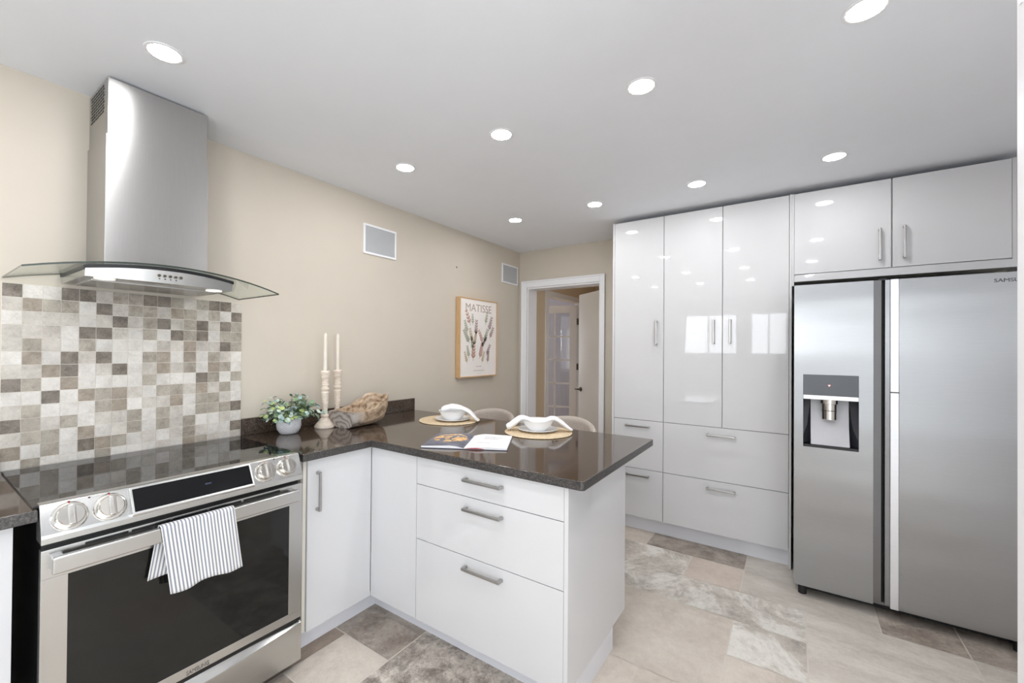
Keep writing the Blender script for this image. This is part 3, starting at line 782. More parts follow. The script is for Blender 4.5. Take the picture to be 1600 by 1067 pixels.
for k in range(5):
    y = 0.590 + 0.0178 * k
    MB().lathe([(0.0055, -0.001), (0.0055, 0.005), (0.0046, 0.007), (0.0, 0.007)], (bx(y) - 0.001, y, 1.6545), 16, 0, Matrix.Rotation(R(90), 4, 'Y')).obj('button', M['bronze'], body)
    if k < 4: MB().lathe([(0.0, 0.0012), (0.0024, 0.0012), (0.0024, -0.001), (0.0, -0.001)], (bx(y) - 0.0018, y + 0.002, 1.643), 10, 0, Matrix.Rotation(R(90), 4, 'Y')).obj('indicator', M['lettering'], body)
for y in (0.445, 0.805):
    MB().lathe([(0.0, 0.0), (0.026, 0.0), (0.030, -0.003), (0.030, 0.001)], (0.345 if y < 0.6 else 0.33, y, bzb - 0.0005), 28).obj('hood_lamp', M['hoodlamp'], hd)
MB().box(0.05, 0.29, 0.42, 0.83, bzb - 0.005, bzb + 0.001, 0.002).obj('grease_filter', M['steel'], hd)

# ------------------------------------------------------------------ fridge
FY = 2.960; FZ0, FZ1 = 0.062, 1.7605
fr = thing('refrigerator', 'tall stainless side-by-side fridge with water dispenser, beside the white pantry', 'refrigerator', (2.86, 3.40, 0))
MB().box(2.4125, 3.3120, FY + 0.085, 3.80, 0.03, 1.745, 0.004).obj('cabinet_body', M['fridgeside'], fr)
MB().box(2.43, 3.30, FY + 0.09, FY + 0.15, 0.012, 0.055).obj('base_grille', M['black'], fr)
for x in (2.45, 3.27):
    for yy in (FY + 0.05, 3.74): MB().cyl((x, yy, 0.0), (x, yy, 0.06), 0.02).obj('foot', M['rubber'], fr)
hx0, hx1, hz0, hz1 = 2.4510, 2.6925, 0.8490, 1.2545
ld = MB()
for q in ((2.4085, hx0, FZ0, FZ1), (hx1, 2.7505, FZ0, FZ1), (hx0, hx1, FZ0, hz0), (hx0, hx1, hz1, FZ1)): ld.box(q[0], q[1], FY, FY + 0.08, q[2], q[3])
bmesh.ops.remove_doubles(ld.bm, verts=ld.bm.verts, dist=1e-5)
lo = ld.obj('freezer_door', M['fridge'], fr)
MB().prism([(2.7505, FY + 0.001), (2.7830, FY + 0.010), (2.7830, FY + 0.08), (2.7505, FY + 0.08)], 'z', FZ0 + 0.012, FZ1).obj('grip_edge', M['fridgeside'], lo)
MB().box(2.7835, 2.7975, FY + 0.05, FY + 0.082, FZ0, FZ1 - 0.002).obj('door_seal', M['rubber'], fr)
rd = MB().box(2.8500, 3.3160, FY, FY + 0.08, FZ0, FZ1, 0.002).obj('fridge_door', M['fridge'], fr)
MB().prism([(2.7980, FY + 0.012), (2.8155, FY + 0.010), (2.8155, FY + 0.08), (2.7980, FY + 0.08)], 'z', FZ0 + 0.008, FZ1).obj('grip_edge', M['fridgeside'], rd)
MB().box(2.8160, 2.8495, FY - 0.006, FY + 0.07, FZ0, 1.1735, 0.003).obj('handle_bar', M['bar'], rd)
MB().box(2.8160, 2.8495, FY - 0.006, FY + 0.07, 1.1765, FZ1, 0.003).obj('handle_bar', M['bar'], rd)
MB().box(2.776, 2.806, FY + 0.03, FY + 0.09, FZ1, FZ1 + 0.012, 0.002).obj('hinge_cover', M['black'], fr)
text_part('brand_lettering', 'SAMSUNG', 0.0245, (3.2370, FY - 0.0006, 1.7215), (1, 0, 0), (0, 0, 1), M['lettering'], rd, squeeze=1.08)
# dispenser
MB().box(hx0 + 0.0005, hx1 - 0.0005, FY - 0.002, FY + 0.03, 1.1405, hz1 - 0.0005, 0.001).obj('dispenser_panel', steel('dispenser panel steel', lin(92, 93, 95), 0.3), lo)
MB().box(hx0 + 0.0005, hx1 - 0.0005, FY - 0.004, FY + 0.03, 1.1165, 1.140, 0.002).obj('dispenser_lip', M['bar'], lo)
rc_ = MB()
rc_.box(hx0 + 0.0005, hx1 - 0.0005, FY + 0.078, FY + 0.080, hz0, 1.1165, 0, 0)
rc_.prism([(hx0 + 0.001, FY + 0.001), (hx0 + 0.036, FY + 0.078), (hx0 + 0.001, FY + 0.078)], 'z', hz0, 1.1165, 1)
rc_.prism([(hx1 - 0.001, FY + 0.001), (hx1 - 0.001, FY + 0.078), (hx1 - 0.036, FY + 0.078)], 'z', hz0, 1.1165, 1)
rc_.prism([(FY + 0.078, 1.1165), (FY + 0.078, hz0 + 0.015), (FY + 0.012, hz0 + 0.015), (FY + 0.055, 0.96), (FY + 0.070, 1.05)], 'x', hx0 + 0.036, hx1 - 0.036, 0)
M['recess'] = plain('grey dispenser back plate', lin(196, 196, 200), 0.25)
M['recess_dark'] = plain('dark glossy dispenser side', lin(46, 48, 54), 0.12)
rc_.obj('dispenser_recess', [M['recess'], M['recess_dark']], lo)
MB().box(hx0 + 0.001, hx1 - 0.001, FY - 0.002, FY + 0.070, hz0 - 0.0005, hz0 + 0.0135, 0.001).obj('drip_tray', M['black'], lo)
nz = MB(); nz.lathe([(0.040, 0.0), (0.040, -0.022), (0.036, -0.024)], (2.569, FY + 0.036, 1.1165), 28); nz.lathe([(0.0345, 0), (0.034, -0.090), (0.030, -0.094), (0.0, -0.094)], (2.569, FY + 0.036, 1.098), 28)
nzp = nz.obj('nozzle', M['chrome'], lo)
MB().lathe([(0.0352, 0), (0.0352, -0.003)], (2.569, FY + 0.036, 1.058), 28).obj('nozzle_band', M['black'], nzp)
MB().prism([(2.5610, 1.2000), (2.5735, 1.2000), (2.5672, 1.1900)], 'y', FY - 0.0026, FY - 0.0015).obj('indicator_mark', M['led'], lo)
for z in (1.232, 1.214, 1.194):
    for x0, x1 in ((2.470, 2.490), (2.645, 2.672)): MB().box(x0, x1, FY - 0.0025, FY - 0.0015, z - 0.0012, z + 0.0012).obj('panel_icon', M['lettering'], lo)

# ------------------------------------------------------------------ wall speakers, nail, framed print
def speaker(label, y0, y1, z0, z1):
    s = thing('wall_speaker', label, 'speaker', (0, (y0 + y1) / 2, z0), group='flush wall speakers')
    mb = MB(); w = 0.014
    for q in ((y0, y0 + w, z0, z1), (y1 - w, y1, z0, z1), (y0 + w, y1 - w, z0, z0 + w), (y0 + w, y1 - w, z1 - w, z1)): mb.box(0.0, 0.010, q[0], q[1], q[2], q[3], 0.001)
    mb.obj('frame', M['trim'], s)
    MB().box(0.0, 0.0075, y0 + w, y1 - w, z0 + w, z1 - w).obj('grille', M['grille'], s)
speaker('white-framed rectangular speaker flush in the wall right of the hood', 1.832, 2.120, 2.031, 2.237)
speaker('small far speaker flush in the wall near the hall doorway', 3.507, 3.796, 2.058, 2.253)
tag(MB().lathe([(0.0, 0.0), (0.006, 0.0), (0.006, 0.003), (0.0, 0.004)], (0.0, 2.812, 2.095), 12, 0, Matrix.Rotation(R(90), 4, 'Y')).obj('wall_nail', M['bronze'], origin=(0, 2.812, 2.095)), 'small dark nail head in the beige wall above the framed print', 'nail')

t = NT('pale oak'); v = t.coord((1, 1, 1))
f = t.noise(t.coord((30, 30, 2)), 8, 4, 0.6, 0.3)
t.color(t.ramp(f, [(0.3, lin(190, 150, 104)), (0.7, lin(218, 182, 136))])).set(Roughness=0.5); M['oak'] = t.m
M['paper'] = plain('off white print paper', lin(238, 232, 226), 0.7)
ay0, ay1, az0, az1 = 2.803, 3.357, 1.133, 1.838
ar = thing('framed_print', 'oak framed botanical cut-paper print hanging on the beige wall', 'picture', (0, (ay0 + ay1) / 2, az0))
mb = MB(); w = 0.009
for q in ((ay0, ay0 + w, az0, az1), (ay1 - w, ay1, az0, az1), (ay0 + w, ay1 - w, az0, az0 + w), (ay0 + w, ay1 - w, az1 - w, az1)): mb.box(0.004, 0.052, q[0], q[1], q[2], q[3], 0.001)
mb.obj('frame', M['oak'], ar)
LEAF = [plain('dusty rose print ink', lin(206, 172, 160), 0.7), plain('sage print ink', lin(176, 180, 162), 0.7), plain('mauve print ink', lin(178, 158, 156), 0.7), plain('terracotta print ink', lin(192, 154, 138), 0.7), plain('tan print ink', lin(204, 188, 164), 0.7)]
pr_ = MB(); pr_.box(0.006, 0.046, ay0 + w, ay1 - w, az0 + w, az1 - w)
def sprig(cy, cz, ang, ln, n, ink):
    # a stalk with pairs of rounded leaf lobes
    ca, sa = math.cos(ang), math.sin(ang)
    def P(u, v_): return (0.0466, cy + u * ca - v_ * sa, cz + u * sa + v_ * ca)
    pr_.face([P(-ln / 2, -0.003), P(ln / 2, -0.0015), P(ln / 2, 0.0015), P(-ln / 2, 0.003)], ink + 1)
    for k in range(n):
        u = -ln / 2 + ln * (k + 0.8) / n
        for s in (-1, 1):
            a = s * R(38); l2 = ln * 0.30 * (1 - 0.35 * k / n); wd = l2 * 0.24
            out = []
            for q in range(10):
                th_ = math.pi * q / 9
                out.append((l2 * (1 - math.cos(th_)) / 2, wd * math.sin(th_)))
            for q in range(8, 0, -1):
                th_ = math.pi * q / 9
                out.append((l2 * (1 - math.cos(th_)) / 2, -wd * math.sin(th_)))
            pr_.face([P(u + a_ * math.cos(a) - b_ * math.sin(a), a_ * math.sin(a) + b_ * math.cos(a)) for a_, b_ in out], ink + 1)
for cy, cz, an, ln, n_, ink in ((2.925, 1.655, 115, 0.13, 4, 3), (2.985, 1.645, 95, 0.09, 4, 1), (3.19, 1.665, 75, 0.11, 4, 1), (3.25, 1.615, 70, 0.13, 5, 2), (2.895, 1.575, 110, 0.11, 5, 1), (3.035, 1.57, 85, 0.13, 5, 2),
                              (3.27, 1.535, 60, 0.11, 5, 2), (2.905, 1.49, 125, 0.13, 6, 1), (2.965, 1.50, 105, 0.12, 5, 4), (3.02, 1.475, 75, 0.12, 6, 4), (3.11, 1.495, 120, 0.12, 5, 0), (3.18, 1.50, 65, 0.13, 5, 1),
                              (3.15, 1.445, 50, 0.11, 5, 2), (2.98, 1.43, 95, 0.11, 5, 1), (2.925, 1.355, 105, 0.10, 5, 1), (3.00, 1.355, 85, 0.15, 5, 3), (3.11, 1.365, 75, 0.14, 6, 0), (3.22, 1.37, 60, 0.11, 5, 2),
                              (2.895, 1.305, 110, 0.10, 5, 4), (3.14, 1.305, 70, 0.10, 5, 4), (3.22, 1.305, 80, 0.10, 5, 2)):
    sprig(cy, cz, R(an), ln, n_, ink)
for zz, w2 in ((1.228, 0.05), (1.190, 0.10)): pr_.box(0.0462, 0.0466, 3.08 - w2 * 0.8, 3.08 + w2 * 0.8, zz - 0.0018, zz + 0.0018, 0, 3)
prp = pr_.obj('canvas', [M['paper']] + LEAF, ar)
text_part('title_lettering', 'MATISSE', 0.098, (0.0468, 3.075, 1.752), (0, 1, 0), (0, 0, 1), plain('taupe title ink', lin(176, 160, 148), 0.7), prp, depth=0.0003, squeeze=1.08)

# ------------------------------------------------------------------ dish towel over the oven handle
t = NT('striped cotton'); tc = t.new('ShaderNodeTexCoord'); sx = t.new('ShaderNodeSeparateXYZ'); t.link(tc.outputs['UV'], sx.inputs[0])
ph = t.math('FRACT', t.math('MULTIPLY', sx.outputs[0], 21.0))
st = t.math('MULTIPLY', t.math('GREATER_THAN', ph, 0.22), t.math('LESS_THAN', ph, 0.68))
nz_ = t.noise(t.coord(), 300, 2)
t.color(t.mix(t.math('MULTIPLY', st, 0.85), lin(224, 222, 218), lin(112, 118, 134))).set(Roughness=0.9)
t.bump(nz_, 0.25, 0.0006); M['towel'] = t.m
tw = MB(); nu, nv = 44, 46
g = []
for i in range(nu + 1):
    u = i / nu; row = []
    yb = 0.512 + 0.222 * u
    for j in range(nv + 1):
        s = j / nv
        if s < 0.40:                       # back fall, hanging between handle and glass
            q = 1 - s / 0.40
            z = 0.787 - 0.158 * q - 0.010 * q * (1 - u); x = 0.684 - 0.002 * math.sin(u * 14) * q; y = yb - 0.026 * q
        elif s < 0.46:                      # over the bar
            a = (s - 0.40) / 0.06 * math.pi
            x = 0.698 - 0.0145 * math.cos(a); z = 0.787 + 0.0065 * math.sin(a); y = yb
        else:
            q = (s - 0.46) / 0.54
            z = 0.787 - (0.222 + 0.006 * math.sin(u * 9)) * q
            x = 0.7125 + 0.004 * q + 0.0028 * q * math.sin(u * 11 + 0.6 * q) + 0.0012 * math.sin(u * 23 + q * 2); y = yb + (0.026 + 0.003 * math.sin(u * 8)) * q
        row.append((x, y, z))
    g.append(row)
tw.sheet(g)
bmesh.ops.recalc_face_normals(tw.bm, faces=tw.bm.faces)
tag(tw.obj('dish_towel', M['towel'], origin=(0.70, 0.62, 0.56), thick=0.0022, sharp=60), 'blue-grey striped cotton dish towel hanging over the oven door handle', 'towel')

# ------------------------------------------------------------------ things on the worktop
ZC = CT1
# potted plant
px, py = 0.145, 1.250
pp = thing('potted_plant', 'small artificial eucalyptus in a white woven-look pot beside the range', 'plant', (px, py, ZC))
t = NT('white woven ceramic'); tc = t.new('ShaderNodeTexCoord')
sx = t.new('ShaderNodeSeparateXYZ'); t.link(tc.outputs['Object'], sx.inputs[0])
an_ = t.math('MULTIPLY', t.math('ARCTAN2', sx.outputs[1], sx.outputs[0]), 22.0)
hh = t.math('MULTIPLY', t.math('SINE', an_), t.math('SINE', t.math('MULTIPLY', sx.outputs[2], 560.0)))
t.color(t.ramp(t.math('ADD', t.math('MULTIPLY', hh, 0.5), 0.5), [(0.0, lin(196, 197, 202)), (1.0, lin(232, 232, 234))])).set(Roughness=0.45)
t.bump(hh, 0.5, 0.002); M['pot'] = t.m
MB().lathe([(0.0, 0.0), (0.036, 0.0), (0.046, 0.006), (0.058, 0.026), (0.0625, 0.048), (0.060, 0.072), (0.052, 0.095), (0.047, 0.106), (0.043, 0.106), (0.044, 0.095), (0.0, 0.090)], (px, py, ZC), 48).obj('pot', M['pot'], pp)
GL = [plain('sage green leaf', lin(128, 152, 118), 0.5, mott=0.15, scale=60), plain('blue green leaf', lin(146, 170, 166), 0.5, mott=0.12, scale=60), plain('yellow green leaf', lin(176, 192, 118), 0.5, mott=0.12, scale=60), plain('pale mint leaf', lin(190, 206, 190), 0.5, mott=0.1, scale=60), plain('olive stem', lin(96, 104, 72), 0.6), plain('deep green leaf', lin(84, 108, 82), 0.5, mott=0.15, scale=60)]
fo = MB(); rp = random.Random(5)
def leaf(p, n, up, r, mat):
    n = n.normalized(); t1 = up.cross(n)
    if t1.length < 1e-3: t1 = Vector((1, 0, 0)).cross(n)
    t1.normalize(); t2 = n.cross(t1)
    ring = [p + t1 * (r * 0.85 * math.sin(a)) + t2 * (r * (1 - math.cos(a))) + n * (0.22 * r * (math.sin(a) ** 2)) for a in [2 * math.pi * k / 9 for k in range(9)]]
    c0 = fo.bm.verts.new(p + t2 * r * 0.95); vs_ = [fo.bm.verts.new(q) for q in ring]
    for k in range(9):
        f = fo.bm.faces.new((c0, vs_[k], vs_[(k + 1) % 9])); f.material_index = mat
for s_ in range(54):
    az = rp.uniform(0, 2 * math.pi); el = rp.uniform(R(8), R(82)); ln = rp.uniform(0.10, 0.168) * (0.78 + 0.22 * math.cos(el))
    p0 = Vector((px + 0.02 * math.cos(az), py + 0.02 * math.sin(az), ZC + 0.095))
    d0 = Vector((math.cos(az) * math.cos(el), math.sin(az) * math.cos(el), math.sin(el) * 0.95))
    pts = [p0 + d0 * (ln * k / 6) + Vector((0, 0, -0.030 * (k / 6) ** 2 * math.cos(el))) for k in range(7)]
    for p in pts: p.x = max(p.x, 0.052)
    fo.tube(pts, 0.0012, 5, 4)
    for k in range(1, 7):
        for sgn in (-1, 1):
            tdir = (pts[k] - pts[k - 1]).normalized() if (pts[k] - pts[k - 1]).length > 1e-5 else d0
            sd_ = tdir.cross(Vector((rp.uniform(-1, 1), rp.uniform(-1, 1), rp.uniform(-0.4, 1)))).normalized()
            nn_ = (tdir * 0.5 + Vector((rp.uniform(-0.6, 0.6), rp.uniform(-0.6, 0.6), rp.uniform(0.1, 1.0)))).normalized()
            q = pts[k] + sd_ * 0.002 * sgn
            if q.x < 0.045: continue
            leaf(q, nn_, sd_ * sgn, rp.uniform(0.0085, 0.0145), rp.choice([0, 0, 1, 1, 1, 2, 3, 3, 5]))
fo.obj('foliage', GL, pp, sharp=60)

# candlesticks and candles
t = NT('whitewashed turned wood'); v = t.coord((1, 1, 4))
f = t.noise(v, 30, 4, 0.7, 0.5)
t.color(t.ramp(f, [(0.35, lin(206, 188, 168)), (0.55, lin(226, 214, 200)), (0.75, lin(236, 229, 220))])).set(Roughness=0.6); M['whitewash'] = t.m
t = NT('ivory wax'); f = t.noise(t.coord(), 20, 2)
t.color(t.ramp(f, [(0.3, lin(222, 214, 200)), (0.7, lin(230, 223, 211))])).set(Roughness=0.4, Subsurface_Weight=0.15); M['wax'] = t.m
prof = [(0.0, 0.0), (0.055, 0.0), (0.058, 0.006), (0.056, 0.014), (0.048, 0.024), (0.037, 0.036), (0.028, 0.050), (0.020, 0.060), (0.024, 0.066), (0.024, 0.074), (0.017, 0.080), (0.015, 0.10), (0.019, 0.150), (0.021, 0.200),
        (0.023, 0.206), (0.018, 0.212), (0.022, 0.222), (0.024, 0.228), (0.018, 0.236), (0.017, 0.244), (0.022, 0.248), (0.021, 0.256), (0.018, 0.262), (0.020, 0.285), (0.027, 0.312), (0.029, 0.318), (0.029, 0.327), (0.026, 0.330), (0.026, 0.336), (0.012, 0.336), (0.0115, 0.322), (0.0, 0.322)]
for lx, ly, w1, w2 in ((0.138, 1.470, 'left', 'left'), (0.086, 1.588, 'right', 'right')):
    cs = MB().lathe(prof, (lx, ly, ZC), 36).obj('candlestick', M['whitewash'], origin=(lx, ly, ZC))
    tag(cs, 'whitewashed turned wooden candlestick, ' + ('closer to the plant, its round foot showing' if w1 == 'left' else 'the one standing behind the wooden bowl'), 'candlestick', 'turned wooden candlesticks')
    cn = thing('taper_candle', 'ivory taper candle in the ' + ('candlestick closer to the plant' if w2 == 'left' else 'candlestick behind the wooden bowl'), 'candle', (lx, ly, ZC + 0.322), group='ivory taper candles')
    MB().lathe([(0.0, 0.0), (0.0110, 0.0), (0.0105, 0.10), (0.0095, 0.222), (0.0070, 0.230), (0.0, 0.234)], (lx, ly, ZC + 0.3225), 20).obj('wax', M['wax'], cn)
    MB().cyl((lx, ly, ZC + 0.553), (lx, ly, ZC + 0.562), 0.0012, 6).obj('wick', M['wax'], cn)

# rustic wooden bowl: a hollowed root, cut flat at its left end, rising to the right
t = NT('weathered root wood'); v = t.coord((1, 1, 1))
dn = t.noise(v, 26, 6, 0.66, 0.8)
wv = t.new('ShaderNodeTexWave', wave_type='RINGS', rings_direction='Y'); wv.inputs['Scale'].default_value = 9; wv.inputs['Distortion'].default_value = 11; wv.inputs['Detail'].default_value = 5; wv.inputs['Detail Scale'].default_value = 1.1
t.link(v, wv.inputs['Vector'])
sx = t.new('ShaderNodeSeparateXYZ'); t.link(v, sx.inputs[0])
grey = t.ramp(wv.outputs['Fac'], [(0.0, lin(132, 121, 114)), (0.4, lin(170, 160, 152)), (1.0, lin(186, 178, 171))])
tan = t.ramp(t.math('ADD', t.math('MULTIPLY', wv.outputs['Fac'], 0.18), t.math('MULTIPLY', dn, 0.82)), [(0.33, lin(118, 96, 76)), (0.5, lin(182, 158, 132)), (0.7, lin(208, 189, 164))])
kk_ = t.new('ShaderNodeMapRange'); kk_.inputs['From Min'].default_value = 0.05; kk_.inputs['From Max'].default_value = 0.11; t.link(t.math('ADD', sx.outputs[1], t.math('MULTIPLY', dn, 0.05)), kk_.inputs['Value'])
t.color(t.mix(kk_.outputs[0], grey, tan)).set(Roughness=0.55)
t.bump(t.math('ADD', t.math('MULTIPLY', wv.outputs['Fac'], 0.12), dn), 0.6, 0.005); M['root'] = t.m
bo = MB(); ns, nt_ = 34, 24
def lerp_tab(tab, s):
    for (a, va), (b, vb) in zip(tab, tab[1:]):
        if s <= b: k = (s - a) / (b - a); k = k * k * (3 - 2 * k); return va + (vb - va) * k
    return tab[-1][1]
WID = [(0, 0.108), (0.3, 0.118), (0.6, 0.116), (0.85, 0.100), (0.96, 0.080), (1.0, 0.056)]
RIM = [(0, 0.094), (0.25, 0.096), (0.5, 0.108), (0.75, 0.145), (0.92, 0.176), (1.0, 0.182)]
BOT = [(0, 0.0), (0.62, 0.0), (0.82, 0.008), (0.95, 0.030), (1.0, 0.176)]
Lb = 0.318
def bowl_pt(s, ph_, inner):
    w_ = lerp_tab(WID, s); r_ = lerp_tab(RIM, s); b_ = lerp_tab(BOT, s)
    if inner: w_ = w_ * 0.84; b_ = b_ + 0.022
    c_, sn = max(math.cos(ph_), 0.0), math.sin(ph_)
    x = w_ * math.copysign(abs(sn) ** 0.75, sn); z = r_ - (r_ - b_) * (c_ ** 0.62)
    yy = s * Lb + (0.030 * (1 - s) * (0.5 - z / 0.09) if s < 0.3 and not inner else 0)
    nzv = 0.0045 * mnoise.noise(Vector((x * 22, yy * 22, z * 22 + (5 if inner else 0))))
    return (x + nzv, max(0.0, yy + nzv * 0.6) , max(0.0, z + (nzv if z > 0.006 else 0)))
out = [[bowl_pt(1 - (1 - i / ns) ** 1.5, -math.pi / 2 + math.pi * j / nt_, False) for j in range(nt_ + 1)] for i in range(ns + 1)]
inn = [[bowl_pt(0.09 + 0.86 * i / ns, -math.pi / 2 + math.pi * j / nt_, True) for j in range(nt_ + 1)] for i in range(ns + 1)]
VO = bo.sheet(out, 0, False); VI = bo.sheet(inn, 0, False)
for i in range(ns):
    for j in (0, nt_): bo.bm.faces.new((VO[i][j], VO[i + 1][j], VI[i + 1][j], VI[i][j]))
for j in range(nt_):
    bo.bm.faces.new((VI[ns][j], VI[ns][j + 1], VO[ns][j + 1], VO[ns][j]))
bo.bm.faces.new(VO[0])                                            # the flat cut end
bo.bm.faces.new([VO[0][0], VI[0][0]] + [VI[0][j] for j in range(1, nt_ + 1)] + [VO[0][nt_]])
bmesh.ops.recalc_face_normals(bo.bm, faces=bo.bm.faces)
bw = bo.obj('wooden_bowl', M['root'], local=True, sharp=55)
bw.location = (0.243, 1.500, ZC); bw.rotation_euler = (0, 0, R(5))
tag(bw, 'rustic grey and tan bowl hollowed from a wood root, against the granite upstand', 'bowl')

# place settings
t = NT('woven straw'); tc = t.new('ShaderNodeTexCoord')
ln_ = t.new('ShaderNodeVectorMath', operation='LENGTH'); t.link(tc.outputs['Object'], ln_.inputs[0])
rg_ = t.math('SINE', t.math('MULTIPLY', ln_.outputs['Value'], 700.0)); f = t.noise(t.coord(), 90, 3)
t.color(t.ramp(f, [(0.3, lin(204, 180, 144)), (0.7, lin(232, 213, 182))])).set(Roughness=0.8)
t.bump(t.math('ADD', rg_, f), 0.6, 0.002); M['straw'] = t.m
M['china'] = plain('white glazed china', lin(238, 238, 238), 0.15, mott=0.003)
M['linen'] = plain('white linen napkin', lin(240, 240, 240), 0.85, bump=0.25, bscale=260)
RV = Vector((0.82, 0.572, 0)); FV = Vector((-0.572, 0.82, 0))
def setting(cx, cy, r, which, path, px0, py0, words):
    m_ = MB().lathe([(0.0, 0.0), (r - 0.003, 0.0), (r, 0.003), (r - 0.002, 0.0065), (0.0, 0.0065)], (cx, cy, ZC), 64).obj('placemat', M['straw'], origin=(cx, cy, ZC))
    tag(m_, 'round woven straw placemat ' + words[0], 'placemat', 'woven placemats')
    z = ZC + 0.0065
    pl = MB().lathe([(0.0, 0.0), (0.070, 0.0), (0.075, 0.003), (0.108, 0.011), (0.114, 0.014), (0.113, 0.0155), (0.107, 0.014), (0.074, 0.0065), (0.0, 0.0055)], (px0, py0, z), 56).obj('plate', M['china'], origin=(px0, py0, z))
    tag(pl, 'white china plate under a bowl ' + words[1], 'plate', 'white china plates')
    zb = z + 0.0056
    bo_ = MB().lathe([(0.0, 0.0), (0.045, 0.0), (0.048, 0.004), (0.060, 0.012), (0.078, 0.032), (0.084, 0.050), (0.090, 0.056), (0.090, 0.058), (0.082, 0.056), (0.074, 0.034), (0.056, 0.014), (0.0, 0.008)], (px0, py0, zb), 56).obj('soup_bowl', M['china'], origin=(px0, py0, zb))
    tag(bo_, 'small white china bowl ' + words[2], 'bowl', 'white china bowls')
    c = Vector((px0, py0, zb))
    pts = [c + RV * a + FV * b + Vector((0, 0, h)) for a, b, h, w_, tk in path]
    # smooth the path
    fine = []; W_ = []; T_ = []
    for i in range(len(pts) - 1):
        p0_, p1_, p2_, p3_ = pts[max(i - 1, 0)], pts[i], pts[i + 1], pts[min(i + 2, len(pts) - 1)]
        for k in range(6):
            q = k / 6
            fine.append(0.5 * ((2 * p1_) + (p2_ - p0_) * q + (2 * p0_ - 5 * p1_ + 4 * p2_ - p3_) * q * q + (3 * p1_ - p0_ - 3 * p2_ + p3_) * q ** 3))
            W_.append(path[i][3] * (1 - q) + path[i + 1][3] * q); T_.append(path[i][4] * (1 - q) + path[i + 1][4] * q)
    fine.append(pts[-1]); W_.append(path[-1][3]); T_.append(path[-1][4])
    nb = MB(); nb.tube(fine, W_, 20, 0, True, T_, tuple(FV), 0.16)
    np_ = nb.obj('napkin', M['linen'], origin=tuple(c), sharp=70)
    tag(np_, 'white linen napkin ' + words[3], 'napkin', 'white linen napkins')
setting(0.555, 2.105, 0.198, 0, [(-0.070, 0.0, 0.062, 0.030, 0.45), (-0.045, 0.0, 0.070, 0.045, 0.42), (-0.010, 0.005, 0.078, 0.050, 0.42), (0.030, 0.0, 0.076, 0.050, 0.34), (0.070, -0.010, 0.070, 0.046, 0.26), (0.105, -0.02, 0.055, 0.046, 0.22), (0.135, -0.03, 0.030, 0.046, 0.20), (0.158, -0.035, 0.0055, 0.042, 0.14), (0.170, -0.036, -0.001, 0.030, 0.10)], 0.590, 2.095,
        ('near the wall, under the bowl with a bunched napkin', 'on the placemat near the wall', 'nearer the wall, with a napkin bunched over its right rim', 'bunched in the bowl near the wall and falling to the right'))
setting(1.222, 2.100, 0.190, 1, [(-0.176, 0.010, 0.012, 0.024, 0.55), (-0.160, 0.010, 0.020, 0.036, 0.50), (-0.128, 0.012, 0.044, 0.040, 0.40), (-0.100, 0.012, 0.064, 0.042, 0.32), (-0.070, 0.010, 0.066, 0.036, 0.30), (-0.035, 0.008, 0.052, 0.036, 0.34), (0.0, 0.006, 0.048, 0.038, 0.34), (0.040, 0.004, 0.053, 0.036, 0.34), (0.075, 0.0, 0.066, 0.042, 0.24), (0.105, -0.006, 0.062, 0.044, 0.26), (0.140, -0.014, 0.038, 0.044, 0.26), (0.172, -0.02, 0.014, 0.036, 0.26), (0.192, -0.022, 0.003, 0.020, 0.24)], 1.212, 2.112,
        ('beside the open book, bowl and spread napkin on it', 'on the placemat beside the open book', 'beside the open book, with napkin ends over both rims', 'laid through the bowl beside the book, ends falling left and right'))

# open cook book
bk = thing('open_book', 'open cookery book, pastry photo on the left page and text on the right', 'book', (1.073, 1.664, ZC), R(28.0))
M['cover'] = plain('slate book cover', lin(66, 70, 84), 0.5)
M['pages'] = plain('white page block', lin(236, 235, 236), 0.7)
t = NT('pastry photo page'); tc = t.new('ShaderNodeTexCoord'); sx = t.new('ShaderNodeSeparateXYZ'); t.link(tc.outputs['UV'], sx.inputs[0])
mpn = t.new('ShaderNodeMapping'); mpn.inputs['Scale'].default_value = (0.7, 1.0, 1); t.link(tc.outputs['UV'], mpn.inputs[0])
vo = t.new('ShaderNodeTexVoronoi'); vo.inputs['Scale'].default_value = 9; t.link(mpn.outputs[0], vo.inputs['Vector'])
ex = t.math('POWER', t.math('MULTIPLY', t.math('SUBTRACT', sx.outputs[0], 0.5), 2.6), 2.0); ey = t.math('POWER', t.math('MULTIPLY', t.math('SUBTRACT', sx.outputs[1], 0.62), 3.6), 2.0)
el = t.math('ADD', t.math('ADD', ex, ey), t.math('MULTIPLY', t.noise(mpn.outputs[0], 9, 3), 0.5))
msk = t.math('MULTIPLY', t.math('LESS_THAN', el, 1.5), t.math('LESS_THAN', vo.outputs['Distance'], 0.62))
food = t.ramp(t.noise(mpn.outputs[0], 14, 4, 0.7), [(0.3, lin(170, 100, 50)), (0.48, lin(226, 172, 96)), (0.68, lin(246, 228, 196))])
back = t.ramp(t.noise(mpn.outputs[0], 3, 3), [(0.35, lin(62, 66, 84)), (0.65, lin(124, 128, 142))])
t.color(t.mix(msk, back, food)).set(Roughness=0.35); M['photo'] = t.m
M['ink'] = plain('grey text ink', lin(150, 148, 148), 0.7)
M['redpage'] = plain('red printed page', lin(176, 60, 56), 0.5)
BWd, BH = 0.412, 0.305
MB().box(-BWd / 2, BWd / 2, -BH / 2, BH / 2, 0.0, 0.003, 0.001).obj('cover', M['cover'], bk, local=True)
def page_h(u):           # u: 0 at the spine, 1 at the fore edge
    return 0.0045 + 0.0135 * math.sin(min(1, u * 2.6) * math.pi / 2) * (1 - 0.62 * u)
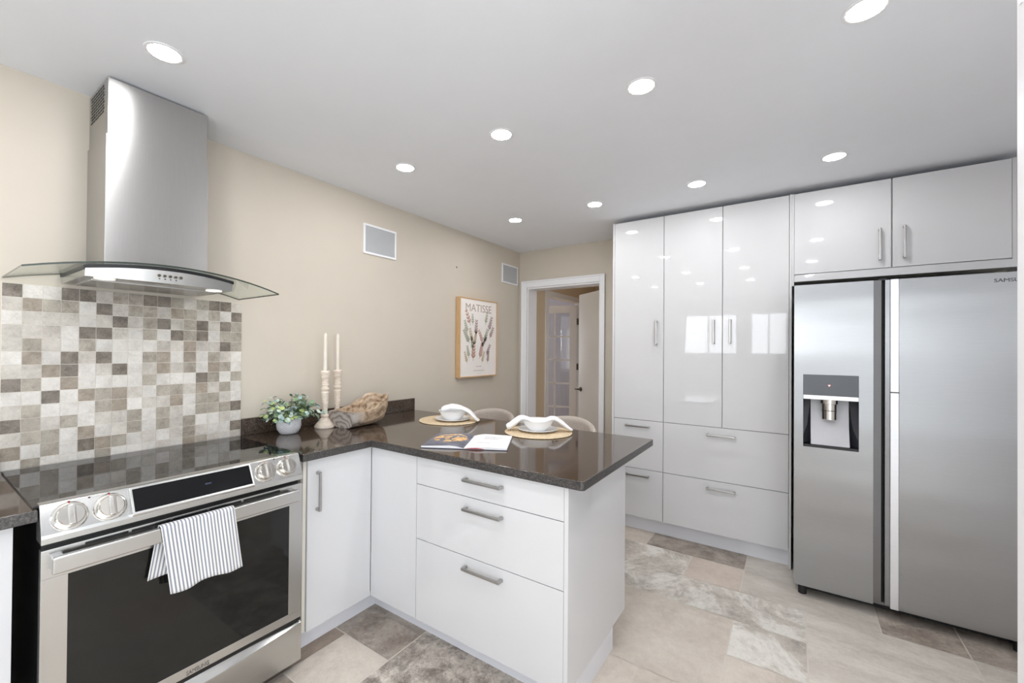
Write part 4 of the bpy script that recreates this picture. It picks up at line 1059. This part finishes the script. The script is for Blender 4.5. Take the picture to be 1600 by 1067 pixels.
for sgn, nm, mat in ((-1, 'left_pages', 'photo'), (1, 'right_pages', 'pages')):
    pg = MB(); n = 20
    wv_ = BWd / 2 - 0.004
    tp = [[(sgn * (0.001 + wv_ * i / n), -BH / 2 + 0.004 + (BH - 0.008) * j / 8, page_h(i / n)) for j in range(9)] for i in range(n + 1)]
    V = pg.sheet(tp, 1, True)
    bt = [[(p[0], p[1], 0.0030) for p in row] for row in tp]
    VB = pg.sheet(bt, 0, False)
    for i in range(n):
        for j in (0, 8): pg.bm.faces.new((V[i][j], V[i + 1][j], VB[i + 1][j], VB[i][j]))
    for i in (0, n):
        for j in range(8): pg.bm.faces.new((V[i][j], V[i][j + 1], VB[i][j + 1], VB[i][j]))
    bmesh.ops.recalc_face_normals(pg.bm, faces=pg.bm.faces)
    if sgn < 0:
        for f in pg.bm.faces:
            for l in f.loops: l[pg.uv].uv = (1 - l[pg.uv].uv[0], l[pg.uv].uv[1])
    pp_ = pg.obj('page_block', [M['pages'], M[mat]], bk, local=True)
    pp_['label'] = 'left pages with a pastry photo' if sgn < 0 else 'right pages with pale text'
    if sgn > 0:
        tx = MB()
        for k, (yy, a0, a1) in enumerate(((0.085, 0.35, 0.80), (0.072, 0.35, 0.74), (0.050, 0.35, 0.82), (0.038, 0.35, 0.70), (0.026, 0.35, 0.78), (-0.055, 0.22, 0.62), (-0.068, 0.25, 0.55))):
            u0 = a0
            while u0 < a1:
                u1 = min(u0 + random.uniform(0.03, 0.07), a1)
                h0 = page_h(u0) + 0.0003; h1 = page_h(u1) + 0.0003
                tx.face([(wv_ * u0, yy, h0), (wv_ * u1, yy, h1), (wv_ * u1, yy + 0.004, h1), (wv_ * u0, yy + 0.004, h0)]); u0 = u1 + 0.012
        tx.obj('text_lines', M['ink'], pp_, local=True)
        rp_ = MB()
        rp_.prism([(0.006, 0.0045), (0.030, 0.0072), (0.060, 0.0085), (0.085, 0.0070), (0.098, 0.0045), (0.060, 0.0038)], 'y', -BH / 2 + 0.002, -BH / 2 + 0.010)
        rp_.obj('red_page_edge', M['redpage'], pp_, local=True)

# ------------------------------------------------------------------ counter stools behind the peninsula
t = NT('beige bouclé fabric'); v = t.coord(); f = t.noise(v, 160, 3, 0.7)
t.color(t.ramp(f, [(0.3, lin(168, 157, 147)), (0.7, lin(196, 185, 175))])).set(Roughness=0.95); t.bump(f, 0.5, 0.003); M['boucle'] = t.m
M['leg'] = plain('dark stool wood', lin(70, 56, 46), 0.5)
def stool(cx, cy, label):
    r0 = thing('counter_stool', label, 'stool', (cx, cy, 0), 0.0, 'upholstered counter stools')
    MB().lathe([(0.0, 0.0), (0.195, 0.0), (0.212, 0.018), (0.214, 0.060), (0.200, 0.082), (0.0, 0.090)], (cx, cy, 0.585), 40).obj('seat', M['boucle'], r0)
    bk_ = MB(); g = []; n = 36
    for i in range(n + 1):
        a = R(-105) + R(210) * i / n                      # 0 = straight away from the counter (+y)
        s = a / R(105); top_ = 0.928 - 0.150 * abs(s) ** 2.2
        prof_ = []
        for q in range(13):
            th_ = math.pi * q / 12
            if q <= 6: rr = 0.205 + 0.018 * (1 - math.cos(th_ * 1)) ; zz = 0.60 + (top_ - 0.60) * q / 6
            prof_.append(None)
        ro, ri = 0.252, 0.205
        sec = [(ri, 0.60), (ri + 0.002, 0.60 + (top_ - 0.60) * 0.5), (ri + 0.004, top_ - 0.03), (ri + 0.010, top_ - 0.010), (ri + 0.022, top_), (ro - 0.008, top_ - 0.008), (ro, top_ - 0.03), (ro - 0.004, 0.60 + (top_ - 0.60) * 0.5), (ro - 0.03, 0.585)]
        g.append([(cx + rr * math.sin(a), cy + rr * math.cos(a), zz) for rr, zz in sec])
    V = bk_.sheet(g, 0, False)
    for i in range(n): bk_.bm.faces.new((V[i][8], V[i + 1][8], V[i + 1][0], V[i][0]))
    bk_.bm.faces.new(V[0]); bk_.bm.faces.new(V[n])
    bmesh.ops.recalc_face_normals(bk_.bm, faces=bk_.bm.faces)
    bk_.obj('backrest', M['boucle'], r0, sharp=60)
    for sx_ in (-1, 1):
        for sy_ in (-1, 1):
            MB().cyl((cx + sx_ * 0.19, cy + sy_ * 0.19, 0.0), (cx + sx_ * 0.14, cy + sy_ * 0.14, 0.60), 0.013, 14, 0, 0.017).obj('leg', M['leg'], r0)
    MB().lathe([(0.208, 0.0), (0.222, 0.0), (0.222, 0.014), (0.208, 0.014), (0.208, 0.0)], (cx, cy, 0.22), 36, close=False).obj('footrest_ring', M['leg'], r0)
stool(0.545, 2.455, 'beige upholstered counter stool behind the bowl nearer the wall')
stool(1.160, 2.455, 'beige upholstered counter stool tucked in behind the bowl beside the book')
